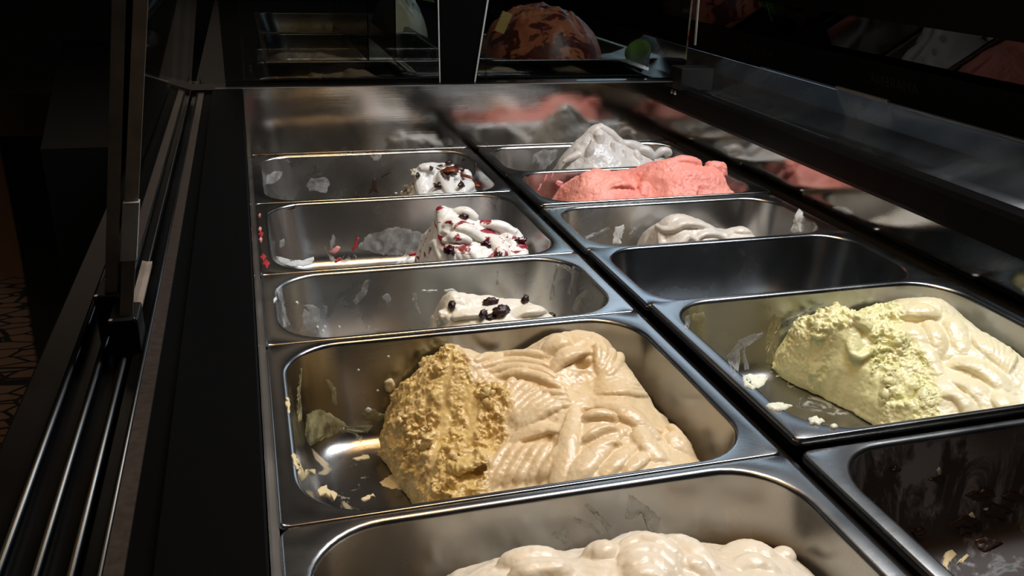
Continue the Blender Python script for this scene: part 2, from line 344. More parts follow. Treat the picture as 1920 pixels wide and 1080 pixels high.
def mound(name, label, panobj, depth, outline, ctrl, strokes, material, rough_zones=(), res=0.0010, seed=1, edge=0.022, noise=0.0012, coarse=0.0, lump=0.003, petals=0, psize=0.03, pamp=0.004, pdir=0.6, ro=0.05, wob=0.004, cat='gelato', holes=(), ribbons=(), vox=.0011, soft=1.0, topped=False, zamp=1.0, smooths=(), smooth_n=1):
    ox, oy, oz = panobj.location; w = 0.36; dy = panobj.dimensions[1] if panobj.dimensions[1] > 0 else 0.17
    dims = [v.co for v in panobj.data.vertices]; dy = max(v.y for v in dims) * 2
    xs = [p[0] for p in outline]; ys = [p[1] for p in outline]
    X, Y = np.meshgrid(np.arange(min(xs) - .01, max(xs) + .01, res), np.arange(min(ys) - .01, max(ys) + .01, res))
    zf = oz - depth
    # clip to the tapering well of the pan
    wall = rrect_sd(X, Y, ox - w / 2 + .0245, ox + w / 2 - .0245, oy - dy / 2 + .0175, oy + dy / 2 - .0175, ro - .01)
    wx = fbm(X * 60, Y * 60, seed + 40, 3) * wob; wy = fbm(X * 60, Y * 60, seed + 41, 3) * wob
    d = poly_sd(X + wx, Y + wy, outline)
    c = np.array(ctrl, float); n = len(c)
    ker = lambda r: np.sqrt(r * r + 0.012 ** 2)
    A = ker(np.hypot(c[:, None, 0] - c[None, :, 0], c[:, None, 1] - c[None, :, 1])) 
    wgt = np.linalg.solve(A - np.eye(n) * 1e-4, c[:, 2] - c[:, 2].mean())
    Z = np.full(X.shape, c[:, 2].mean())
    for k in range(n): Z += wgt[k] * ker(np.hypot(X - c[k, 0], Y - c[k, 1]))
    det = fbm(X * 22, Y * 22, seed, 3) * lump
    rng = random.Random(seed)
    allst = []
    for k in range(petals):
        px = rng.uniform(min(xs), max(xs)); py = rng.uniform(min(ys), max(ys)); a = pdir + rng.gauss(0, 0.55); Ln = psize * rng.uniform(.8, 1.9)
        p0 = (px - math.cos(a) * Ln / 2, py - math.sin(a) * Ln / 2); p2 = (px + math.cos(a) * Ln / 2, py + math.sin(a) * Ln / 2)
        pm = (px + rng.gauss(0, Ln * .3), py + rng.gauss(0, Ln * .3))
        allst.append(([p0, pm, p2], psize * rng.uniform(.22, .5), pamp * rng.uniform(.6, 1.4), rng.choice([1, 1, 2, 3]), pamp * .25))
    allst += list(strokes)
    wob2 = fbm(X * 35, Y * 35, seed + 9, 2) * 0.0035
    for st in allst:
        pts, wd, H, nr, A_ = st[:5]; skew = st[5] if len(st) > 5 else 0.35
        side, run = path_st(X, Y, bez(pts)); side = side + wob2
        L = sum(math.dist(pts[i], pts[i + 1]) for i in range(len(pts) - 1))
        over = np.where(run < 0, -run * L, np.where(run > 1, (run - 1) * L, 0))
        wloc = wd * (0.75 + 0.5 * np.clip(run, 0, 1))
        t = np.clip(side / wloc, -1, 1)
        rad = np.hypot(np.maximum(np.abs(side) - wloc * .86, 0), over)
        env = 1 - sst(0.0, 0.0035, rad)
        tt = (t + 1) / 2
        dome = np.sqrt(np.clip(1 - np.abs(2 * tt ** (1 + skew) - 1) ** 2.4, 0, 1))
        ridge = np.abs(np.sin(np.pi * nr * tt)) ** 0.75 if nr > 0 else 0
        new = H * dome * (0.35 + 0.65 * np.sin(np.pi * np.clip(run, 0.05, 0.95))) + A_ * ridge
        det = det * (1 - env) + new * env
    zone = np.zeros(X.shape)
    for zp in rough_zones:
        s = poly_sd(X + wx * 2, Y + wy * 2, zp); zone = np.maximum(zone, sst(-.004, .006, s))
    zcol = zone.copy()
    for zp in smooths: zone = zone * (1 - .93 * sst(-.002, .004, poly_sd(X + wx, Y + wy, zp)))
    if rough_zones or coarse:
        q = np.maximum(zone, coarse)
        r1 = fbm(X * 70, Y * 70, seed + 3, 5, .68); r2 = np.abs(fbm(X * 120 + r1 * 2, Y * 120, seed + 7, 4, .6))
        det = det * (1 - zcol * .6) + q * zamp * (r1 * .0085 + r2 * .007)
    det += fbm(X * 260, Y * 260, seed + 5, 3) * noise * 0.5
    for hx, hy, hr, hd in holes:
        det -= hd * np.exp(-(((X - hx) / hr) ** 2 + ((Y - hy) / (hr * .6)) ** 2) ** 1.5)
    f = np.sqrt(np.clip(1 - (1 - np.clip(d / edge, 0, 1)) ** 2, 0, 1))
    H_ = zf + 0.0008 + (Z - zf) * f + det * np.clip(d / (edge * .5), 0, 1)
    # the wall pushes the edge in: height cannot pass the tapering steel
    lim = sst(-0.001, 0.004, wall)
    keep = (d > 0.0) & (wall > 0.0)
    H_ = np.maximum(H_, zf + 0.001)
    # fillet of the floor
    near = np.clip(.016 - wall, 0, .016); H_ = np.maximum(H_, zf + .001 + (0.022 - np.sqrt(np.maximum(0.022 ** 2 - near ** 2, 0))) * 1.0)
    # sideways billow so folds are not plain relief
    up = np.clip((H_ - zf) / .06, 0, 1)
    DX = fbm(X * 45, Y * 45, seed + 21, 3) * .0035 * up * sst(.003, .012, wall); DY = fbm(X * 45, Y * 45, seed + 22, 3) * .0035 * up * sst(.003, .012, wall)
    idx = -np.ones(X.shape, int); nk = int(keep.sum()); idx[keep] = np.arange(nk)
    top = np.stack([(X + DX)[keep] - ox, (Y + DY)[keep] - oy, H_[keep] - zf], 1)
    inner = sst(0, .006, np.minimum(d, wall))[keep]
    # flat underside, a hair above the pan floor
    near_k = near[keep]; zb = .0008 + (0.022 - np.sqrt(np.maximum(0.022 ** 2 - near_k ** 2, 0)))
    bot = top.copy(); bot[:, 2] = np.minimum(zb, top[:, 2] - .0004)
    a = idx[:-1, :-1]; b = idx[:-1, 1:]; c_ = idx[1:, 1:]; e = idx[1:, :-1]
    ok = (a >= 0) & (b >= 0) & (c_ >= 0) & (e >= 0)
    F = np.stack([a[ok], b[ok], c_[ok], e[ok]], 1)
    ks = {}
    for p, q in np.concatenate([F[:, [0, 1]], F[:, [1, 2]], F[:, [2, 3]], F[:, [3, 0]]]).tolist():
        if (q, p) in ks: del ks[(q, p)]
        else: ks[(p, q)] = 1
    FF = F.tolist() + (F[:, ::-1] + nk).tolist() + [[q, p, p + nk, q + nk] for p, q in ks]
    V = np.concatenate([top, bot]).tolist()
    for rb in ribbons:
        pts, rad = rb[0], rb[1]; flat = rb[2] if len(rb) > 2 else .8; lift = rb[3] if len(rb) > 3 else .15; nn = 0
        if len(pts) == 3: pts = [tuple(q) for q in bez(pts, 8)]
        def drop(u, v, yy=None):
            if yy is not None: return np.array(at(u, v, 1, yy))
            z = -.02
            for _ in range(14):
                q = at(u, v, 2, z); i = min(max(int(round((q[1] - Y[0, 0]) / res)), 0), X.shape[0] - 1); j = min(max(int(round((q[0] - X[0, 0]) / res)), 0), X.shape[1] - 1); z = .55 * z + .45 * float(H_[i, j])
            return np.array([q[0], q[1], float(H_[i, j])])
        C3 = np.array([drop(*q) - np.array([ox, oy, zf]) for q in pts]); m0 = len(pts)
        rr0 = np.interp(np.linspace(0, 1, m0), np.linspace(0, 1, len(rad)), rad) if isinstance(rad, (list, tuple)) else np.full(m0, rad)
        tt_ = np.linspace(0, 1, m0); free = len(pts[0]) == 3
        if not free: rr0 = rr0 * (1.25 if rr0.max() > .0058 else 1.0); flat = flat * (.72 if rr0.max() > .0058 else 1.0)
        C3[:, 2] += rr0 * flat * ((lift - .95 * (1 - np.sin(np.pi * tt_)) ** 2) if not free else 0); C3[:, 0] = np.clip(C3[:, 0], -.1515 + rr0, .1515 - rr0); C3[:, 1] = np.clip(C3[:, 1], -dy / 2 + .014 + rr0, dy / 2 - .014 - rr0); rad = list(rr0)
        R3 = np.array(rad, float) if isinstance(rad, (list, tuple)) else np.full(len(pts), rad)
        # smooth the path
        for _ in range(3):
            q = [C3[0]]; rr = [R3[0]]
            for i in range(len(C3) - 1): q += [C3[i] * .75 + C3[i + 1] * .25, C3[i] * .25 + C3[i + 1] * .75]; rr += [R3[i] * .75 + R3[i + 1] * .25, R3[i] * .25 + R3[i + 1] * .75]
            q.append(C3[-1]); rr.append(R3[-1]); C3 = np.array(q); R3 = np.array(rr)
        T = np.gradient(C3, axis=0); T /= np.linalg.norm(T, axis=1)[:, None] + 1e-9
        C3 = np.concatenate([[C3[0] - T[0] * R3[0] * .5], C3, [C3[-1] + T[-1] * R3[-1] * .5]]); R3 = np.concatenate([[R3[0] * .25], R3, [R3[-1] * .25]]); T = np.concatenate([T[:1], T, T[-1:]])
        b0 = len(V); ns = 18
        for c3, r3, t3 in zip(C3, R3, T):
            s3 = np.cross(t3, [0, 0, 1.0]); s3 /= np.linalg.norm(s3) + 1e-9; u3 = np.cross(s3, t3)
            for k in range(ns):
                an = 2 * math.pi * k / ns; rr_ = r3 * (1 + (.10 * math.cos(nn * an) if nn else 0)); V.append((c3 + s3 * math.cos(an) * rr_ + u3 * math.sin(an) * rr_ * flat).tolist())
        m3 = len(C3)
        for i in range(m3 - 1):
            for k in range(ns):
                k2 = (k + 1) % ns; FF.append([b0 + i * ns + k, b0 + (i + 1) * ns + k, b0 + (i + 1) * ns + k2, b0 + i * ns + k2])
        FF.append([b0 + k for k in range(ns)]); FF.append([b0 + (m3 - 1) * ns + k for k in reversed(range(ns))])
    me = bpy.data.meshes.new(name); me.from_pydata(V, [], FF)
    bm = bmesh.new(); bm.from_mesh(me); bmesh.ops.recalc_face_normals(bm, faces=bm.faces); bm.to_mesh(me); bm.free()
    tmp = bpy.data.objects.new('tmp', me); COL.objects.link(tmp)
    md = tmp.modifiers.new('r', 'REMESH'); md.mode = 'VOXEL'; md.voxel_size = vox; md.adaptivity = 0
    ev = tmp.evaluated_get(bpy.context.evaluated_depsgraph_get()); m2 = bpy.data.meshes.new_from_object(ev); bpy.data.objects.remove(tmp); me = m2; me.name = name
    n = len(me.vertices); co = np.empty(n * 3); me.vertices.foreach_get('co', co); co = co.reshape(-1, 3); nr = np.empty(n * 3); me.vertex_normals.foreach_get('vector', nr); nr = nr.reshape(-1, 3)
    ne = len(me.edges); ed = np.empty(ne * 2, int); me.edges.foreach_get('vertices', ed); ed = ed.reshape(-1, 2); dg = np.bincount(ed.ravel(), minlength=n)[:, None]
    for _ in range(smooth_n):
        ac = np.zeros_like(co)
        for k in range(3): ac[:, k] = np.bincount(ed[:, 0], co[ed[:, 1], k], n) + np.bincount(ed[:, 1], co[ed[:, 0], k], n)
        co = co * .45 + ac / dg * .55
    ii = np.clip(((co[:, 1] + oy - Y[0, 0]) / res).round().astype(int), 0, X.shape[0] - 1); jj = np.clip(((co[:, 0] + ox - X[0, 0]) / res).round().astype(int), 0, X.shape[1] - 1)
    zn = np.maximum(zone[ii, jj], coarse * .6); wl_ = sst(.001, .008, wall[ii, jj]) * sst(.002, .008, co[:, 2])
    zn = zn * (.35 + 1.2 * np.clip(fbm3(co * 30, seed + 60, 2) * 1.6 + .5, 0, 1))
    dsp = fbm3(co * 38, seed, 2) * .0035 * soft + zn * zamp * (fbm3(co * 55, seed + 5, 4, .68) * .011 + np.abs(fbm3(co * 170, seed + 6, 3, .7)) * .006) + fbm3(co * 300, seed + 8, 2) * noise * .35
    co = co + nr * (dsp * wl_)[:, None]; co[:, 2] = np.maximum(co[:, 2], .0005)
    me.vertices.foreach_set('co', co.ravel())
    at_ = me.attributes.new('zone', 'FLOAT', 'POINT'); at_.data.foreach_set('value', zcol[ii, jj])
    me.update()
    o = link(name, me, material); o.location = (ox, oy, zf)
    tag(o, label, cat)
    fc = np.empty(len(me.loops), int); me.loops.foreach_get('vertex_index', fc)
    polys = [list(p.vertices) for p in me.polygons] if topped else []
    return o, (BVHTree.FromPolygons([tuple(v) for v in (co + np.array([ox, oy, zf])).tolist()], polys) if topped else None)

def px(u, v, z=-0.02):
    p = at(u, v, 2, z); return (float(p[0]), float(p[1]))
def PX(l, z=-0.02): return [px(u, v, z) for u, v in l]

# --- beige mound, large left pan
C_HAZEL = cream('hazelnut_cream', (0.74, 0.55, 0.31), (0.84, 0.69, 0.46), (0.72, 0.52, 0.19), fine=.25)
zt = -0.03
hz_out = [(.100, -.722), (.094, -.76), (.100, -.80), (.106, -.83), (.112, -.87), (.118, -.92), (.120, -.965), (.36, -.965), (.345, -.90), (.345, -.83), (.345, -.78), (.335, -.74), (.30, -.70), (.10, -.70)]
hz_ctrl = [(.13, -.75, -.025), (.160, -.75, .001), (.196, -.75, -.012), (.237, -.75, -.012), (.255, -.75, .000), (.283, -.75, .004), (.317, -.75, -.012), (.338, -.76, -.05),
           (.11, -.80, -.050), (.16, -.80, -.030), (.20, -.80, -.022), (.26, -.81, -.014), (.31, -.81, -.020), (.338, -.82, -.045),
           (.13, -.88, -.060), (.18, -.87, -.045), (.24, -.87, -.026), (.30, -.87, -.026), (.335, -.89, -.045),
           (.14, -.95, -.070), (.20, -.95, -.050), (.27, -.95, -.038), (.32, -.95, -.042), (.10, -.72, -.06), (.2, -.72, -.03), (.3, -.72, -.02)]
hz_st = [(PX([(1060, 900), (1080, 830), (1100, 790)], -.03), .020, .004, 0, .0)]
hz_rb = (fan([(1135, 706), (1160, 680), (1190, 655)], [(1140, 726), (1200, 722), (1242, 736)], 7, .0040) + fan([(1090, 790), (1120, 775), (1160, 790)], [(1090, 870), (1130, 830), (1170, 830)], 3, .0050) + fan([(1245, 765), (1275, 775), (1295, 812)], [(1250, 800), (1270, 815), (1285, 850)], 3, .0050) + fan([(968, 708), (945, 735), (925, 770)], [(1062, 752), (1020, 775), (975, 812)], 8, .0042) + fan([(890, 676), (960, 668), (1035, 668)], [(935, 706), (1000, 698), (1045, 728)], 4, .005)
    + fan([(1108, 632), (1128, 655), (1118, 695)], [(1158, 655), (1168, 690), (1128, 716)], 4, .0050) + fan([(1118, 712), (1155, 692), (1195, 668)], [(1115, 738), (1180, 738), (1232, 748)], 9, .0036)
    + fan([(955, 830), (930, 872), (900, 920)], [(1055, 832), (1035, 865), (1012, 905)], 6, .0056) + fan([(1060, 738), (1050, 725), (1010, 715)], [(1075, 760), (1040, 765), (1000, 790)], 4, .0036)
    + [([(1022, 668), (1040, 638), (1100, 632)], [.005, .010, .006], .8, .2), ([(1034, 695), (1058, 662), (1112, 655)], [.004, .008, .004], .8, .3), ([(1100, 640), (1150, 640), (1180, 680)], [.006, .010, .006], .8, .0),
       ([(848, 878), (905, 872), (945, 835)], [.004, .009, .004], .5, .5), ([(960, 828), (1000, 800), (1062, 806)], [.004, .008, .004], .6, .4), ([(1168, 802), (1110, 860), (1072, 902)], [.004, .008, .009], .8, .2),
       ([(1080, 765), (1066, 820), (1052, 905)], [.004, .008, .008], .8, .2), ([(1118, 757), (1178, 770), (1230, 822)], [.004, .009, .006], .7, .3), ([(1160, 802), (1205, 818), (1236, 862)], [.004, .008, .007], .7, .3),
       ([(1190, 830), (1170, 860), (1130, 890)], [.003, .006, .005], .7, .3), ([(1215, 845), (1200, 868), (1170, 885)], [.003, .006, .005], .7, .3), ([(1230, 742), (1278, 742), (1316, 800)], [.006, .012, .008], .9, -.2),
       ([(1232, 775), (1272, 780), (1322, 838)], [.006, .012, .008], .9, -.2), ([(1245, 818), (1280, 830), (1302, 858)], [.008, .013, .010], .9, -.2), ([(1180, 668), (1225, 695), (1240, 740)], [.008, .013, .009], .9, -.3)])
hz_sm = [PX([(836, 722), (856, 722), (838, 800), (806, 870), (782, 872), (812, 800)], -.035), PX([(868, 742), (892, 738), (905, 775), (892, 810), (872, 800)], -.03)]
hz_zone = [[(.09, -.70), (.165, -.70), (.175, -.78), (.20, -.80), (.185, -.845), (.16, -.87), (.15, -.98), (.08, -.98)]]
HZ, hz_s = mound('gelato_mound', 'big ridged beige gelato mound, its left end coarse and scraped', P['hazel'], .098, hz_out, hz_ctrl, hz_st, C_HAZEL, hz_zone, res=.0008, seed=3, lump=.004, petals=0, soft=.6, vox=.00095, ribbons=hz_rb, smooths=hz_sm, zamp=.85,
                 holes=[(*px(1092, 690, -.01), .006, .018), (*px(1100, 790, -.03), .006, .014), (*px(1195, 825, -.03), .007, .012), (*px(1235, 812, -.03), .006, .008)])

# --- nearest left pan
C_CREAM = cream('cream_white', (0.84, 0.72, 0.54), (0.90, 0.83, 0.70))
yb = -1.03
nr_out = [(.085, -.985), (.36, -.985), (.36, -1.22), (.06, -1.22)]
nr_ctrl = [(.07, yb, -.03), (.104, yb, -.010), (.147, yb, -.007), (.182, yb, -.010), (.215, yb, -.004), (.233, yb, -.004), (.257, yb, -.018), (.29, yb, -.030), (.32, yb, -.034), (.345, yb, -.050),
           (.09, -.995, -.04), (.2, -.995, -.03), (.3, -.995, -.05), (.1, -1.12, .0), (.2, -1.12, .0), (.3, -1.12, -.02), (.1, -1.2, -.02), (.2, -1.2, -.02), (.3, -1.2, -.03)]
nr_rb = fan([(1160, 1052), (1200, 980), (1292, 1070)], [(1185, 1104), (1212, 1056), (1250, 1112)], 4, .0060) + [([(1356, 1046), (1400, 1018), (1452, 1046)], [.006, .009, .006], .7, .1), ([(1380, 1064), (1420, 1044), (1450, 1074)], [.004, .007, .005], .7, .2)] + fan([(940, 1068), (990, 1050), (1056, 1056)], [(960, 1084), (1010, 1066), (1080, 1072)], 2, .007) + [
    ([(1250, 1006), (1296, 1028), (1338, 1066)], [.005, .008, .005], .7, .2), ([(1101, 1046), (1125, 1038), (1156, 1044)], [.006, .009, .006], .9, .3), ([(1462, 1040), (1494, 1034), (1512, 1062)], [.006, .009, .007], .9, .1), ([(1270, 1050), (1300, 1052), (1330, 1085)], [.004, .007, .004], .7, .3)]
mound('gelato_mound', 'cream gelato heap in the nearest left pan, at the bottom edge', P['near'], .098, nr_out, nr_ctrl, (), C_CREAM, res=.0010, seed=8, soft=.5, ribbons=nr_rb)

# --- pale yellow mound
C_LEMON = cream('lemon_cream', (0.82, 0.73, 0.46), (0.88, 0.82, 0.60), (0.82, 0.81, 0.44), fine=.25)
lm_out = [(.515, -.715), (.520, -.75), (.535, -.79), (.545, -.82), (.56, -.87), (.56, -.97), (.72, -.97), (.72, -.715), (.6, -.70)]
lm_ctrl = [(.519, -.76, -.040), (.540, -.76, -.006), (.575, -.76, -.001), (.60, -.76, -.004), (.627, -.76, -.004), (.651, -.76, .007), (.69, -.76, .000), (.715, -.77, -.02),
           (.53, -.80, -.050), (.57, -.80, -.025), (.62, -.80, -.015), (.67, -.80, -.008), (.71, -.82, -.015),
           (.56, -.86, -.055), (.61, -.86, -.034), (.66, -.86, -.022), (.705, -.87, -.018), (.57, -.95, -.062), (.62, -.95, -.050), (.67, -.95, -.036), (.71, -.95, -.030), (.6, -.72, -.02), (.68, -.72, -.01)]
lm_rb = (fan([(1800, 613), (1824, 636), (1846, 668)], [(1903, 655), (1902, 675), (1889, 700)], 8, .0040) + [([(1618, 602), (1697, 566), (1818, 592)], [.006, .013, .008], .9, -.3), ([(1656, 598), (1690, 628), (1684, 660)], [.006, .010, .006], .8, .0), ([(1697, 606), (1722, 628), (1730, 664)], [.006, .010, .006], .8, .0),
    ([(1740, 600), (1756, 628), (1762, 668)], [.006, .010, .006], .8, .0), ([(1778, 588), (1792, 622), (1806, 662)], [.006, .011, .006], .8, .0), ([(1715, 640), (1740, 660), (1760, 700)], [.005, .008, .006], .7, .2), ([(1778, 682), (1829, 672), (1892, 728)], [.005, .011, .009], .7, .1),
    ([(1766, 738), (1812, 742), (1822, 784)], [.004, .007, .006], .8, .3), ([(1786, 712), (1841, 726), (1862, 772)], [.005, .011, .009], .7, .2), ([(1850, 735), (1890, 752), (1905, 785)], [.007, .012, .010], .7, .1), ([(1560, 668), (1608, 676), (1636, 655)], [.003, .007, .004], .7, .3),
    ([(1530, 600), (1550, 640), (1546, 680)], [.005, .009, .006], .7, .0), ([(1655, 735), (1685, 742), (1712, 738)], [.003, .006, .004], .7, .5), ([(1590, 595), (1630, 605), (1655, 640)], [.006, .011, .006], .8, .0)])
lm_zone = [PX([(1440, 560), (1560, 570), (1650, 585), (1670, 620), (1690, 655), (1730, 675), (1760, 710), (1780, 760), (1800, 830), (1600, 900), (1450, 760)], -.03)]
lm_sm = [PX([(1555, 650), (1625, 655), (1640, 690), (1600, 740), (1560, 710)], -.03), PX([(1600, 740), (1650, 700), (1665, 760), (1720, 780), (1760, 810), (1640, 830)], -.045)]
mound('gelato_mound', 'pale yellow gelato mound with a rough greenish scraped left end', P['lemon'], .085, lm_out, lm_ctrl, (), C_LEMON, lm_zone, res=.0009, vox=.00095, seed=12, lump=.004, soft=.6, ribbons=lm_rb, smooths=lm_sm, zamp=.60,
      holes=[(*px(1655, 675, -.03), .007, .008), (*px(1635, 735, -.04), .004, .006), (*px(1712, 715, -.03), .009, .012)])

# --- white with chocolate shards
C_CHOC = cream('stracciatella', (0.78, 0.80, 0.80), (0.84, 0.84, 0.82), (0.52, 0.46, 0.34), streak=(.045, .018, .010), streak_scale=22, streak_th=.60, seed=2.0)
ch_out = [(.215, -.10), (.205, -.18), (.20, -.26), (.35, -.26), (.365, -.20), (.365, -.12), (.34, -.07), (.25, -.07)]
ch_ctrl = [(.225, -.11, -.045), (.249, -.10, -.003), (.275, -.10, .007), (.309, -.10, .002), (.345, -.10, -.014), (.36, -.12, -.04), (.22, -.16, -.055), (.26, -.16, -.025), (.30, -.16, -.015), (.34, -.16, -.03),
           (.21, -.22, -.075), (.26, -.22, -.055), (.31, -.22, -.040), (.34, -.22, -.045), (.27, -.075, -.01), (.33, -.075, -.02)]
ch_rb = [([(788, 318, -.12), (800, 311, -.12), (812, 322, -.12)], [.009, .012, .009]), ([(826, 312, -.11), (846, 314, -.11), (868, 326, -.12)], [.007, .009, .008]), ([(868, 322, -.13), (884, 328, -.13), (894, 346, -.14)], [.007, .011, .010]), ([(792, 306), (790, 330), (797, 358)], [.011, .014, .010], .9, .0), ([(832, 310), (828, 335), (848, 362)], [.004, .011, .008], .9, .3), ([(832, 328), (848, 326), (864, 338)], [.007, .010, .008], .8, .4), ([(868, 316), (884, 324), (897, 344)], [.007, .011, .009], .8, .2),
    ([(860, 362), (882, 342), (902, 358)], [.007, .011, .009], .9, .3), ([(812, 306), (840, 304), (866, 318)], [.008, .010, .008], .8, .0)]
CH, ch_s = mound('gelato_mound', 'white gelato heap full of dark chocolate shards at the back left', P['choc'], .09, ch_out, [(a_, b_, c_ - .006) for a_, b_, c_ in ch_ctrl], (), C_CHOC, ribbons=ch_rb, soft=.6, topped=True, rough_zones=[[(.19, -.08), (.235, -.08), (.24, -.18), (.25, -.27), (.19, -.27)]], res=.0010, seed=21, lump=.006, wob=.007)

# --- white with cherry marbling
C_CHERRY = cream('cherry_marbled', (0.86, 0.84, 0.78), (0.88, 0.88, 0.86), streak=(.28, .012, .030), streak_scale=20, streak_th=.565, seed=5.0, dist=2.4)
ce_out = [(.205, -.33), (.198, -.40), (.190, -.47), (.19, -.53), (.345, -.53), (.36, -.47), (.355, -.40), (.31, -.34), (.26, -.32)]
ce_ctrl = [(.212, -.40, -.006), (.220, -.40, .016), (.248, -.40, .020), (.269, -.40, .010), (.285, -.40, -.002), (.319, -.40, -.008), (.34, -.41, -.03), (.20, -.44, -.045), (.23, -.44, -.012), (.27, -.44, -.010), (.31, -.44, -.018), (.345, -.45, -.045),
           (.20, -.50, -.058), (.24, -.50, -.048), (.29, -.50, -.038), (.33, -.50, -.045), (.23, -.35, -.01), (.30, -.36, -.02)]
ce_rb = [([(852, 398, -.40), (874, 391, -.40), (892, 410, -.405)], [.006, .009, .007]), ([(818, 400, -.39), (830, 397, -.395), (850, 402, -.40)], [.006, .008, .007]), ([(900, 420, -.41), (936, 416, -.41), (966, 438, -.42)], [.006, .009, .007])] + fan([(804, 455), (822, 466), (828, 488)], [(858, 462), (878, 474), (892, 486)], 6, .0042) + [([(854, 396), (876, 386), (893, 408)], [.006, .008, .006], .9, .2), ([(815, 400), (832, 394), (852, 398)], [.006, .008, .006], .9, .0), ([(825, 420), (860, 424), (906, 444)], [.008, .012, .008], .8, .3),
    ([(830, 440), (850, 448), (880, 446)], [.006, .010, .006], .8, .3), ([(898, 414), (936, 408), (969, 434)], [.007, .010, .007], .8, .1), ([(938, 426), (964, 440), (975, 478)], [.008, .014, .010], .7, .2), ([(970, 448), (1000, 456), (1014, 478)], [.006, .011, .008], .8, .1), ([(915, 440), (940, 460), (945, 484)], [.006, .010, .008], .8, .2), ([(818, 402), (826, 416), (832, 430)], [.005, .007, .006], .9, .2)]
CE, ce_s = mound('gelato_mound', 'white gelato heap marbled with dark red cherry sauce', P['cherry'], .09, ce_out, [(a_, b_, c_ - .005) for a_, b_, c_ in ce_ctrl], (), C_CHERRY, ribbons=ce_rb, soft=.6, topped=True, res=.0009, seed=33, lump=.004, wob=.006)

# --- raisin remains
C_RAISIN = cream('raisin_cream', (0.82, 0.76, 0.62), (0.87, 0.84, 0.76))
ra_out = [(.165, -.60), (.158, -.64), (.160, -.70), (.335, -.70), (.33, -.66), (.315, -.635), (.27, -.615), (.22, -.60)]
ra_ctrl = [(.172, -.63, -.020), (.183, -.63, -.002), (.20, -.63, -.005), (.235, -.63, -.010), (.266, -.63, -.011), (.306, -.64, -.030), (.17, -.67, -.045), (.21, -.67, -.030), (.26, -.67, -.028), (.31, -.67, -.04), (.2, -.69, -.045), (.28, -.69, -.045)]
RA, ra_s = mound('gelato_mound', 'low cream gelato remains dotted with dark raisins', P['raisin'], .09, ra_out, ra_ctrl, (), C_RAISIN, topped=True,
                 rough_zones=[[(.15, -.59), (.172, -.59), (.175, -.64), (.19, -.72), (.15, -.72)]], res=.0009, seed=41, lump=.003, wob=.005, ro=.048, soft=.6, zamp=.6, ribbons=[([(845, 566), (900, 562), (970, 574)], [.006, .009, .006], .6, .0), ([(850, 588), (910, 590), (960, 570)], [.006, .008, .005], .6, .1), ([(960, 588), (1000, 570), (1045, 588)], [.006, .010, .006], .6, .0), ([(825, 590), (832, 582), (840, 592)], [.005, .006, .006], .9, .2)])

# --- far right corner, white
C_FIOR = cream('milk_white', (0.60, 0.60, 0.60), (0.72, 0.68, 0.62))
fi_out = [(.488, -.03), (.485, -.08), (.49, -.17), (.72, -.17), (.72, -.03)]
fi_ctrl = [(.492, -.08, -.03), (.510, -.08, .006), (.533, -.08, .030), (.552, -.08, .046), (.561, -.08, .049), (.577, -.08, .038), (.60, -.08, .024), (.618, -.08, .012), (.65, -.08, -.004), (.69, -.08, -.016), (.72, -.08, -.02),
           (.50, -.13, -.045), (.54, -.13, -.010), (.57, -.13, -.002), (.61, -.13, -.018), (.66, -.13, -.03), (.70, -.13, -.03), (.52, -.04, -.02), (.56, -.035, -.01), (.62, -.04, -.015), (.70, -.04, -.02)]
Yf = lambda l, y: [(u, v, y) for u, v in l]
fi_rb = [(Yf([(1122, 240), (1106, 254), (1100, 290)], -.085), [.006, .011, .012], .9), (Yf([(1124, 238), (1150, 256), (1166, 276)], -.085), [.006, .012, .010], .9), (Yf([(1122, 250), (1124, 275), (1122, 300)], -.095), [.009, .016, .018], .9), (Yf([(1164, 270), (1188, 270), (1206, 286)], -.085), [.008, .011, .009], .9),
    (Yf([(1150, 266), (1148, 285), (1138, 308)], -.11), [.004, .008, .006], .9), (Yf([(1170, 280), (1170, 296), (1160, 312)], -.11), [.004, .008, .006], .9), (Yf([(1110, 262), (1108, 282), (1098, 306)], -.11), [.003, .007, .005], .9), (Yf([(1192, 284), (1196, 300), (1190, 314)], -.10), [.005, .010, .008], .9),
    (Yf([(1196, 280), (1214, 278), (1222, 294)], -.09), [.006, .009, .008], .8), (Yf([(1226, 294), (1246, 272), (1262, 290)], -.08), [.004, .008, .005], .8), (Yf([(1266, 286), (1284, 276), (1304, 294)], -.07), [.005, .008, .005], .8), (Yf([(1056, 304), (1080, 284), (1100, 292)], -.10), [.004, .008, .006], .8)]
mound('gelato_mound', 'greyish white gelato peak in the far right corner pan', P['fior'], .09, fi_out, fi_ctrl, (), C_FIOR, res=.0010, seed=52, lump=.004, ribbons=fi_rb, ro=.045, edge=.014)

# --- pink
C_PINK = cream('strawberry', (0.86, 0.30, 0.25), (0.90, 0.40, 0.32), rough=.5)
pk_out = [(.432, -.20), (.425, -.26), (.43, -.35), (.72, -.35), (.715, -.28), (.71, -.23), (.68, -.19), (.5, -.18)]
pk_ctrl = [(.440, -.26, -.02), (.455, -.26, .006), (.470, -.26, .017), (.491, -.26, .020), (.52, -.26, .016), (.540, -.26, .004), (.554, -.26, -.006), (.567, -.26, .014), (.585, -.26, .028), (.612, -.26, .034), (.64, -.26, .030), (.667, -.26, .022), (.70, -.26, .008), (.712, -.26, -.02),
           (.44, -.31, -.035), (.49, -.31, -.010), (.53, -.31, -.014), (.555, -.31, -.028), (.59, -.31, .002), (.64, -.31, .004), (.69, -.31, -.01), (.45, -.34, -.05), (.55, -.34, -.045), (.65, -.34, -.03), (.5, -.21, -.0), (.6, -.21, .01), (.66, -.21, .0), (.7, -.215, -.03)]
